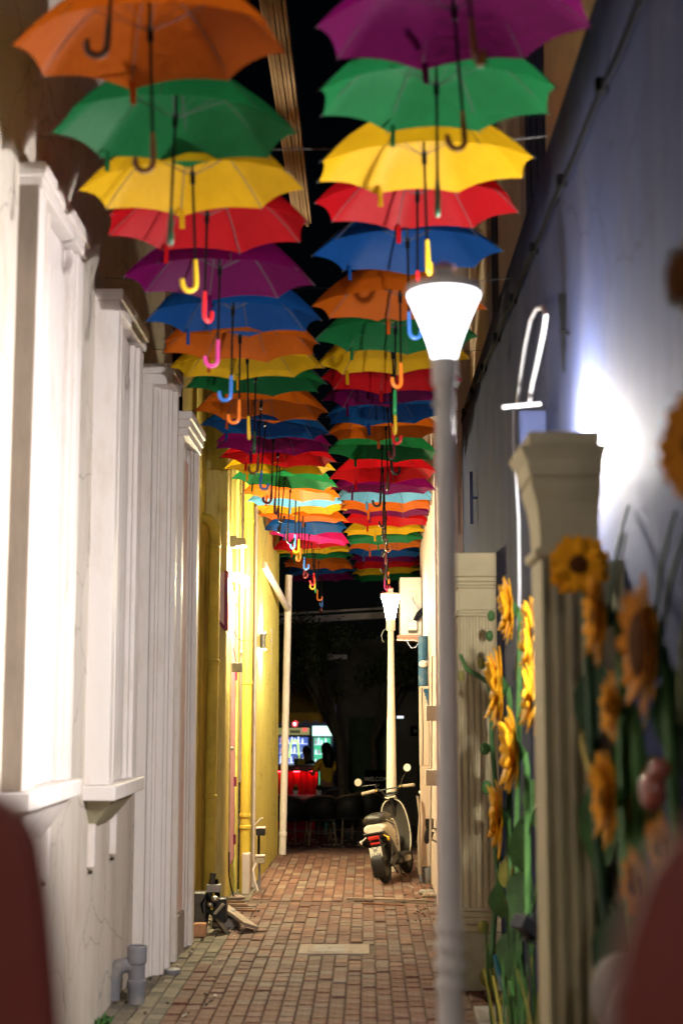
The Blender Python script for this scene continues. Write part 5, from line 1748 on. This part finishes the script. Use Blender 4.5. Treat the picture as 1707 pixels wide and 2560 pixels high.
# bar interior
ba = thing('bar_room', 'small lit drinks bar open to the street under a yellow awning', 'bar', (-1.8, 31, SZ))
MB().box(-3.4, -.55, 31.6, 31.7, SZ, 1.95).build('back_wall', M['interior'], ba)
MB().box(-.655, -.60, 29.91, 31.59, SZ, 1.95).build('side_wall', M['interior'], ba)
MB().box(-3.4, -.55, 29.91, 31.7, 1.951, 2.05).build('ceiling', M['interior'], ba)
for k, px in enumerate((786, 816, 730)):
    q = P(px, 1791, 30.4)
    MB().ball((q.x, 30.4, 1.90), .05, 10, 6, (1.2, 1, .7)).build('ceiling_light', M['spot_white'], ba, smooth=True)
# awning with scalloped edge
aw = thing('awning', 'dark yellow awning with a scalloped edge over the bar', 'awning', (-1.9, 28.6, 1.5))
a, b = P(640, 1732, 29.5), P(838, 1732, 29.5)
c_, d_ = P(640, 1783, 28.3), P(838, 1783, 28.3)
m_ = MB()
m_.add([a, b, d_, c_], [(0, 1, 2, 3)])
n_ = 8
x0, x1 = c_.x, d_.x
vs, fs = [], []
N = n_ * 8
for i in range(N + 1):
    x = x0 + (x1 - x0) * i / N
    ph = (i / 8.0) % 1.0
    drop = .08 + .06 * abs(math.sin(math.pi * ph))
    vs += [(x, c_.y, c_.z), (x, c_.y - .01, c_.z - drop - .05)]
for i in range(N):
    fs.append((i * 2, i * 2 + 1, i * 2 + 3, i * 2 + 2))
val = MB().add(vs, fs)
sheet = m_.build('canvas', M['awning'], aw)
sheet.modifiers.new('solid', 'SOLIDIFY').thickness = .01
v_ = val.build('valance', M['awning'], aw)
v_.modifiers.new('solid', 'SOLIDIFY').thickness = .006
MB().bar(c_ + Vector((0, .02, 0)), d_ + Vector((0, .02, 0)), .03, .03).build('front_bar', M['dark_steel'], aw)

# fridges
fd = 30.6
def fridge(label, x0p, x1p, ytop, body, glow, header, shelves):
    a, b = P(x0p, ytop, fd), P(x1p, ytop, fd)
    t = thing('drinks_fridge', label, 'fridge', ((a.x + b.x) / 2, fd + .3, SZ), 'lit drinks fridges behind the bar')
    MB().box(a.x, b.x, fd, fd + .6, SZ, a.z).build('cabinet', body, t, bevel=.01)
    hz = P(x0p, ytop + (26 if header is M['sign_green'] else 20), fd).z
    MB().box(a.x + .02, b.x - .02, fd - .02, fd - .001, hz, a.z - .02).build('header_sign', header, t)
    MB().box(a.x + .05, b.x - .05, fd - .012, fd - .001, SZ + .2, hz - .05).build('glass_door', glow, t)
    rr = random.Random(int(x0p))
    for k in range(shelves):
        z = hz - .18 - k * .2
        MB().box(a.x + .06, b.x - .06, fd - .03, fd - .013, z - .012, z).build('shelf', M['fridge_white'], t)
        bx = a.x + .09
        m_ = MB()
        m2 = MB()
        while bx < b.x - .1:
            h_ = rr.uniform(.08, .15)
            (m_ if rr.random() < .6 else m2).tube([(bx, fd - .022, z + .001), (bx, fd - .022, z + h_ * .6), (bx, fd - .022, z + h_)], [.022, .022, .009], 6)
            bx += rr.uniform(.055, .09)
        if m_.v:
            m_.build('bottles', M['fridge_white'], t)
        if m2.v:
            m2.build('bottles', M['bottles'], t)
    return t, a, b


t, a, b = fridge('blue lit drinks fridge with a dull yellow header behind the bar', 692, 776, 1817, M['dark_wall'], M['fridge_blue'], M['sign_yellow'], 4)
MB().box(P(757, 1822, fd).x, P(767, 1822, fd).x, fd - .03, fd - .021, P(757, 1828, fd).z, P(757, 1820, fd).z).build('logo_patch', M['red_lamp'], t)
m_ = MB()
for k in range(5):
    x_ = P(726 + k * 5, 1830, fd).x
    m_.box(x_, x_ + .03, fd - .026, fd - .0205, P(726, 1833, fd).z, P(726, 1825, fd).z)
m_.build('dark_print', M['navy'], t)
nz = MB().tube([P(723, 1894, fd - .05), P(727, 1860, fd - .05), P(730, 1852, fd - .05), P(742, 1852, fd - .05), P(745, 1860, fd - .05), P(748, 1898, fd - .05)], .022, 8).build('arch_sign', M['fridge_lime'], t, smooth=True)
t, a, b = fridge('green drinks fridge with a glowing header sign behind the woman', 779, 832, 1813, M['interior'], M['fridge_green'], M['sign_green'], 3)
q = P(737, 1805, 29.2)
t = thing('red_lamp', 'small red hanging lamp over the bar', 'lamp', q)
MB().lathe([(.10, .06), (.09, .0), (.05, -.03), (.06, -.08), (.02, -.1)], q, 12).build('shade', M['red_lamp'], t, smooth=True)
MB().ball(q + Vector((0, -.06, -.04)), .022, 8, 6).build('bulb', M['spot_white'], t)
MB().tube([q + Vector((0, 0, .06)), q + Vector((0, 0, .3))], .004, 6).build('cord', M['cable_black'], t)

# bar counter
cd = 28.4
a, b = P(690, 1914, cd), P(797, 1914, cd)
bc = thing('bar_counter', 'bar counter with a glowing red curtained front', 'counter', ((a.x + b.x) / 2, cd + .2, SZ))
top = P(740, 1912, cd).z
MB().box(a.x - .5, b.x + .02, cd - .15, cd + .45, top - .06, top).build('counter_top', M['bar_wood'], bc, bevel=.01)
MB().box(a.x - .5, b.x + .02, cd - .08, cd + .3, top - .12, top - .061).build('apron', M['bar_wood'], bc)
zf = P(740, 1992, cd).z
n_ = 15
vs, fs = [], []
for i in range(n_ * 4 + 1):
    x = a.x - .5 + (b.x - a.x + .5) * i / (n_ * 4)
    y = cd + .03 + .02 * math.sin(i * 1.57 + .6) + .012 * math.sin(i * .41)
    vs += [(x, y, SZ + .02), (x, y, top - .125)]
for i in range(n_ * 4):
    fs.append((i * 2, i * 2 + 2, i * 2 + 3, i * 2 + 1))
MB().add(vs, fs).build('front_curtain', M['bar_red'], bc, smooth=True)
for k in range(4):
    x_ = a.x - .25 + k * .3
    MB().box(x_, x_ + .12, cd - .075, cd - .04, top - .138, top - .1215).build('light_strip', M['red_strip'], bc)
# bottles on the bar
for k in range(6):
    q = P(737 + k * 4.5, 1905, cd + .1)
    g_ = k in (0, 1)
    t_ = MB().tube([(q.x, q.y, top), (q.x, q.y, top + .1), (q.x, q.y, top + .13), (q.x, q.y, top + .18)], [.02, .02, .009, .009], 8)
    tag(t_.build('bottle', M['leaf_green'] if g_ else M['leaf_yellow'], loc=(q.x, q.y, top), smooth=True), 'small %s bottle on the bar counter, %s of six from the drain pole' % ('green' if g_ else 'yellow', ORD[k]), 'bottle', 'bottles on the bar counter')

# table with potted plants
td = 26.6
q0, q1 = P(700, 1989, td), P(802, 1989, td)
tb = thing('cafe_table', 'cafe table with a pale top and two potted plants', 'table', ((q0.x + q1.x) / 2, td, SZ))
tz = q0.z
MB().box(q0.x - .3, q1.x + .02, td - .3, td + .35, tz - .035, tz).build('top', M['table_top'], tb, bevel=.006)
for (x_, y_) in ((q0.x + .1, td - .2), (q1.x - .08, td - .2), (q0.x + .1, td + .25), (q1.x - .08, td + .25)):
    MB().tube([(x_, y_, tz - .036), (x_, y_, SZ)], .02, 8).build('leg', M['dark_steel'], tb)
for k, (px, lab, fm_) in enumerate(((739, 'white pot with a yellow flowering cactus on the cafe table', 'leaf_yellow'), (797, 'white pot with a dark bushy plant on the cafe table', 'leaf_dark'))):
    q = P(px, 1988, td - .1)
    t = thing('potted_plant', lab, 'plant', (q.x, td - .1, tz), 'potted plants on the cafe table')
    MB().lathe([(.035, 0), (.05, .10), (.052, .105), (.042, .105)], (q.x, td - .1, tz), 12).build('pot', M['pot_white'], t, smooth=True)
    m_ = MB()
    rr = random.Random(k)
    for j_ in range(30):
        a_ = rr.uniform(0, 6.28)
        e_ = rr.uniform(.2, 1.5)
        L = rr.uniform(.05, .11)
        leaf_into(m_, (q.x, td - .1, tz + .1), (L * math.cos(a_) * math.cos(e_), L * math.sin(a_) * math.cos(e_), L * math.sin(e_)), .012)
    m_.build('foliage', M[fm_ if k else 'leaf_green'], t)
    if k == 0:
        MB().ball((q.x, td - .1, tz + .17), .03, 8, 6).build('bloom', M['leaf_yellow'], t, smooth=True)


# chairs
def make_chair():
    r_ = bpy.data.objects.new('cafe_chair', None)
    r_.empty_display_size = .1
    col.objects.link(r_)
    WL[r_.name] = Vector((0, 0, 0))
    MB().box(-.24, .24, -.22, .24, .40, .45).build('seat', M['chair_dark'], r_, bevel=.02, local=True)
    vs, fs = [], []
    for i in range(13):
        a_ = R(-200 + i * (220 / 12))
        x_, y_ = .27 * math.cos(a_), .03 + .27 * math.sin(a_)
        t_ = abs(i - 6) / 6
        vs += [(x_, y_, .44), (x_ * 1.05, y_ * 1.06, .86 - .2 * t_ ** 2)]
    for i in range(12):
        fs.append((i * 2, i * 2 + 2, i * 2 + 3, i * 2 + 1))
    bk = MB().add(vs, fs).build('backrest', M['chair_dark'], r_, smooth=True, local=True)
    bk.modifiers.new('solid', 'SOLIDIFY').thickness = .025
    MB().tube([vs[i] for i in range(1, 26, 2)], .016, 8).build('top_rail', M['chair_leg'], r_, smooth=True, local=True)
    for (sx, sy) in ((-1, -1), (1, -1), (-1, 1), (1, 1)):
        MB().tube([(sx * .2, sy * .19, .40), (sx * .25, sy * .25, 0)], .016, 8).build('leg', M['chair_leg'], r_, local=True)
    MB().tube([(-.22, -.215, .2), (.22, -.215, .2)], .01, 6).tube([(-.22, .215, .2), (.22, .215, .2)], .01, 6).build('stretcher', M['chair_leg'], r_, local=True)
    return r_


ch0 = make_chair()
spots = [(801, 25.9, 12, 'dark wicker cafe chair nearest the street edge, pale legs showing'), (727, 25.95, -28, 'dark wicker cafe chair pulled up to the potted plant table beside the drain pole'),
         (868, 26.3, 30, 'dark wicker cafe chair standing between the others and the chalkboard'), (838, 27.3, 160, 'dark wicker cafe chair half hidden behind the front chairs'),
         (918, 27.0, -10, 'dark wicker cafe chair in deep shade behind the scooter')]
for k, (px, dd, rz, lab) in enumerate(spots):
    c_ = ch0 if k == 0 else copy_tree(ch0)
    q = P(px, 2000, dd)
    c_.location = (q.x, dd, SZ)
    c_.rotation_euler = (0, 0, R(rz))
    tag(c_, lab, 'chair', 'dark cafe chairs at the street end')
# chalkboard
a, b = P(912, 1925, 27.9), P(972, 2060, 27.9)
cbd = thing('chalkboard', 'black chalkboard with faint white welcome lettering behind the scooter', 'sign', ((a.x + b.x) / 2, 27.9, b.z))
MB().box(a.x, b.x, 27.9, 27.94, b.z, a.z).build('board', M['black_matt'], cbd)
MB().tube([(a.x + .05, 27.92, b.z), (a.x + .02, 27.92, SZ)], .015, 6).tube([(b.x - .05, 27.92, b.z), (b.x - .02, 27.92, SZ)], .015, 6).build('leg', M['chair_leg'], cbd)
for (txt, py, sz) in (('WELCOME', 1948, .13), ('to', 1962, .11)):
    q = P(943, py, 27.895)
    o = text_part(txt, sz * .8, Vector((q.x, 27.896, q.z)) - WL[cbd.name], (math.pi / 2, 0, 0), M['chalk'], cbd)
q = P(1044, 1828, 29.55)
wsn = thing('wall_sign', 'tiny faint white lettering on the dark wall right of the far lamp', 'sign', q)
MB().box(q.x - .15, q.x + .15, 29.57, 29.595, q.z - .1, q.z + .1).build('plate', M['black_matt'], wsn)
text_part('Hy', .13, (0, -.0, 0), (math.pi / 2, 0, 0), M['chalk'], wsn)
q = P(1000, 1793, 29.3)
t = thing('strip_light', 'small white strip light on the dark building', 'lamp', q)
MB().box(q.x - .07, q.x + .07, 29.28, 29.32, q.z - .025, q.z + .025).build('tube', M['far_light'], t, bevel=.01)
MB().box(q.x - .08, q.x + .08, 29.33, 29.599, q.z + .0, q.z + .03).build('holder', M['dark_steel'], t)
q = P(1050, 1980, 24)
t = thing('ground_light', 'tiny warm light spot beside the far right wall', 'lamp', q)
MB().ball(q, .025, 8, 6).build('bulb', M['warm_dot'], t)
MB().tube([q, (q.x, q.y, -.45)], .015, 6).build('stem', M['dark_steel'], t)
# litter of leaves along the kerb
rr = random.Random(5)
m_ = MB()
for k in range(150):
    x = rr.uniform(-2.2, 1.2)
    y = rr.uniform(25.0, 26.8)
    z = SZ + .012
    a_ = rr.uniform(0, 3.14)
    L = rr.uniform(.02, .06)
    dx, dy = L * math.cos(a_), L * math.sin(a_)
    m_.add([(x - dx, y - dy, z), (x + dy * .4, y - dx * .4, z + .015), (x + dx, y + dy, z), (x - dy * .4, y + dx * .4, z + .012)], [(0, 1, 2, 3)])
tag(m_.build('fallen_leaves', M['litter']), 'scattered dry leaves along the street edge under the cafe chairs', kind='stuff')


# trees
def tree(label, px, dd, top, crown_c, crown_r, n, seed):
    q = P(px, 2000, dd)
    base = Vector((q.x, dd, SZ))
    t = thing('street_tree', label, 'tree', base)
    cc = Vector(crown_c)
    MB().tube([base, base + Vector((.02, 0, .9)), base + Vector((-.03, 0, 1.8)), cc + Vector((0, 0, -.3))], [.09, .075, .065, .04], 10).build('trunk', M['bark'], t, smooth=True)
    rr = random.Random(seed)
    for k in range(6):
        d_ = Vector((rr.uniform(-1, 1), rr.uniform(-1, 1), rr.uniform(-.2, .8)))
        MB().tube([base + Vector((-.03, 0, 1.7)), cc + d_ * .4 * crown_r - Vector((0, 0, .2)), cc + d_ * crown_r * .8], [.04, .025, .01], 6).build('limb', M['bark'], t)
    cl = [(cc + Vector((rr.gauss(0, .5), rr.gauss(0, .4), rr.gauss(0, .33))) * 1.0, rr.uniform(.15, .34)) for _ in range(26)]
    m_ = MB()
    for k in range(n):
        c_, r_ = rr.choice(cl)
        p = c_ + Vector((rr.gauss(0, r_), rr.gauss(0, r_), rr.gauss(0, r_ * .7))) * crown_r * .7
        d_ = Vector((rr.uniform(-1, 1), rr.uniform(-1, 1), rr.uniform(-.8, .4))).normalized() * rr.uniform(.05, .11)
        s_ = d_.cross(Vector((rr.uniform(-1, 1), rr.uniform(-1, 1), 1))).normalized() * .025
        m_.add([p, p + d_ * .5 + s_, p + d_, p + d_ * .5 - s_], [(0, 1, 2, 3)])
    m_.build('crown', M['night_leaf'], t)


q = P(760, 1640, 26.8)
tree('dark leafy street tree spreading over the awning', 852, 27.2, 4, (q.x, 27.0, q.z + .1), .95, 5200, 2)
q = P(985, 1700, 29)
tree('bare looking dark tree in the shade right of the far lamp', 935, 28.8, 4, (q.x, 28.6, q.z + .3), .9, 2600, 9)


# ================================================================== PEOPLE
def skin_body(name, verts, edges, radii, m, parent, root=0, sub=2):
    me = bpy.data.meshes.new(name)
    me.from_pydata([tuple(v) for v in verts], edges, [])
    me.materials.append(m)
    o = bpy.data.objects.new(name, me)
    col.objects.link(o)
    if parent:
        o.parent = parent
    sk = o.modifiers.new('skin', 'SKIN')
    sk.use_smooth_shade = True
    for i, r_ in enumerate(radii):
        me.skin_vertices[0].data[i].radius = r_ if isinstance(r_, tuple) else (r_, r_)
    me.skin_vertices[0].data[root].use_root = True
    ss = o.modifiers.new('sub', 'SUBSURF')
    ss.levels = sub
    ss.render_levels = sub
    return o


def person(label, loc, rz, H, skin, shirt, trousers, hair_long, reach, arms_up=.0):
    """standing figure facing +y in local space; reach = forward reach of the hands"""
    t = bpy.data.objects.new('person', None)
    t.empty_display_size = .2
    col.objects.link(t)
    WL[t.name] = Vector((0, 0, 0))
    tag(t, label, 'person')
    k = H / 1.65
    V, E, RA = [], [], []

    def add(p, r, par=None):
        V.append(Vector(p) * k)
        RA.append((r[0] * k, r[1] * k) if isinstance(r, tuple) else r * k)
        if par is not None:
            E.append((par, len(V) - 1))
        return len(V) - 1
    pel = add((0, 0, .92), (.14, .10))
    wa_ = add((0, .0, 1.06), (.115, .085), pel)
    chs = add((0, .02, 1.24), (.135, .095), wa_)
    nb = add((0, .02, 1.37), (.075, .06), chs)
    nk = add((0, .025, 1.43), .048, nb)
    hd0 = add((0, .04, 1.50), (.066, .075), nk)
    add((0, .04, 1.57), (.075, .088), hd0)
    hd = add((0, .035, 1.62), (.055, .065), len(V) - 1)
    for sx in (-1, 1):
        hip = add((sx * .085, 0, .84), .085, pel)
        kn = add((sx * .09, .02, .48), .055, hip)
        an = add((sx * .09, -.02, .09), .038, kn)
        add((sx * .095, .11, .035), (.038, .03), an)
        sh = add((sx * .165, .02, 1.34), .05, nb)
        el = add((sx * .22, .06 + reach * .25, 1.10), .037, sh)
        wr = add((sx * .15, .06 + reach, 1.08 + arms_up), .026, el)
        pm = add((sx * .145, .12 + reach, 1.08 + arms_up), (.034, .018), wr)
        for f in range(4):
            fb = add((sx * .145 + (f - 1.5) * .02, .165 + reach, 1.078 + arms_up), .0085, pm)
            add((sx * .145 + (f - 1.5) * .021, .195 + reach - .006 * abs(f - 1), 1.065 + arms_up), .007, fb)
        add((sx * (.145 - .045), .14 + reach, 1.072 + arms_up), .009, pm)
    skin_body('body', V, E, RA, skin, t, pel)
    # clothing as slightly larger shells
    V, E, RA = [], [], []
    p0 = add((0, 0, .90), (.155, .115))
    p1 = add((0, 0, 1.06), (.128, .098), p0)
    p2 = add((0, .02, 1.24), (.148, .108), p1)
    p3 = add((0, .02, 1.36), (.085, .07), p2)
    for sx in (-1, 1):
        a1 = add((sx * .165, .02, 1.34), .06, p3)
        add((sx * .21, .05 + reach * .18, 1.16), .05, a1)
    skin_body('shirt', V, E, RA, shirt, t, p0)
    V, E, RA = [], [], []
    p0 = add((0, 0, .90), (.15, .11))
    for sx in (-1, 1):
        a1 = add((sx * .088, 0, .82), .098, p0)
        a2 = add((sx * .092, .02, .48), .066, a1)
        add((sx * .092, -.015, .12), .052, a2)
    skin_body('trousers', V, E, RA, trousers, t, p0)
    hb_ = MB()
    hb_.ball(Vector((0, .01, 1.60)) * k, .108 * k, 16, 12, (.9, 1.0, 1.0))
    if hair_long:
        hb_.tube([Vector((0, -.035, 1.62)) * k, Vector((0, -.065, 1.5)) * k, Vector((0, -.085, 1.36)) * k, Vector((0, -.09, 1.24)) * k], [.095 * k, .115 * k, .115 * k, .07 * k], 14)
    hb_.build('hair', M['hair'], t, smooth=True, local=True)
    fc_ = MB()
    for sx in (-1, 1):
        fc_.ball(Vector((sx * .03, .118, 1.545)) * k, .010 * k, 8, 6)
    fc_.build('eyes', M['print_black'], t, local=True)
    nm = MB()
    nm.ball(Vector((0, .128, 1.515)) * k, .012 * k, 8, 6, (.8, 1, 1.4))
    for sx in (-1, 1):
        nm.ball(Vector((sx * .082, .03, 1.535)) * k, .02 * k, 8, 6, (.4, .8, 1.3))
    nm.build('nose_and_ears', skin, t, smooth=True, local=True)
    MB().ball(Vector((0, .118, 1.478)) * k, .016 * k, 8, 6, (1.3, .5, .4)).build('mouth', M['maroon'], t, local=True)
    sm = MB()
    for sx in (-1, 1):
        sm.ball(Vector((sx * .095, .06, .035)) * k, .05 * k, 10, 7, (.8, 2.0, .7))
    sm.build('shoes', M['black_matt'], t, smooth=True, local=True)
    t.location = loc
    t.rotation_euler = (0, 0, R(rz))
    return t


q = P(816, 1930, 27.75)
wz = P(816, 1863, 27.75).z - SZ
person('woman with long dark hair in a yellow top leaning on the bar', (q.x, 27.75, SZ), 28, wz * 1.0, M['skin'], M['shirt_yellow'], M['denim'], True, .3, .05)
q = P(766, 1900, 29.35)
bz = P(766, 1876, 29.35).z - SZ
person('bartender in shadow standing behind the bar counter', (q.x, 29.35, SZ), 178, bz * 1.03, M['skin_dark'], M['black_matt'], M['denim'], False, .2)

# ================================================================== RED FOREGROUND PANELS
def red_panel(label, pts_px, d, depth):
    poly = [P(px, py, d) for px, py in pts_px]
    poly = [(p.x, p.z) for p in poly]
    # down to the ground
    poly = [(poly[0][0], 0.0)] + poly + [(poly[-1][0], 0.0)]
    m_ = MB()
    m4 = Matrix(((1, 0, 0, 0), (0, 0, -1, d + depth), (0, 1, 0, 0), (0, 0, 0, 1)))
    m_.prism(poly, 0, depth, m4)
    o = m_.build('red_gate_panel', M['red_foreground'], loc=(sum(p[0] for p in poly) / len(poly), d, 0), bevel=.012)
    return tag(o, label, 'gate panel', 'red rounded panels framing the view')


red_panel('dark red rounded panel out of focus at the lower left corner', [(-420, 2150), (-300, 2030), (-150, 1975), (-30, 1975), (50, 2020), (95, 2110), (118, 2260), (140, 2480), (160, 2800)], 1.15, .05)
red_panel('dark red rounded panel out of focus at the lower right corner', [(1520, 2900), (1535, 2500), (1570, 2330), (1620, 2190), (1690, 2090), (1790, 2040), (1900, 2060), (2050, 2200)], 1.1, .05)
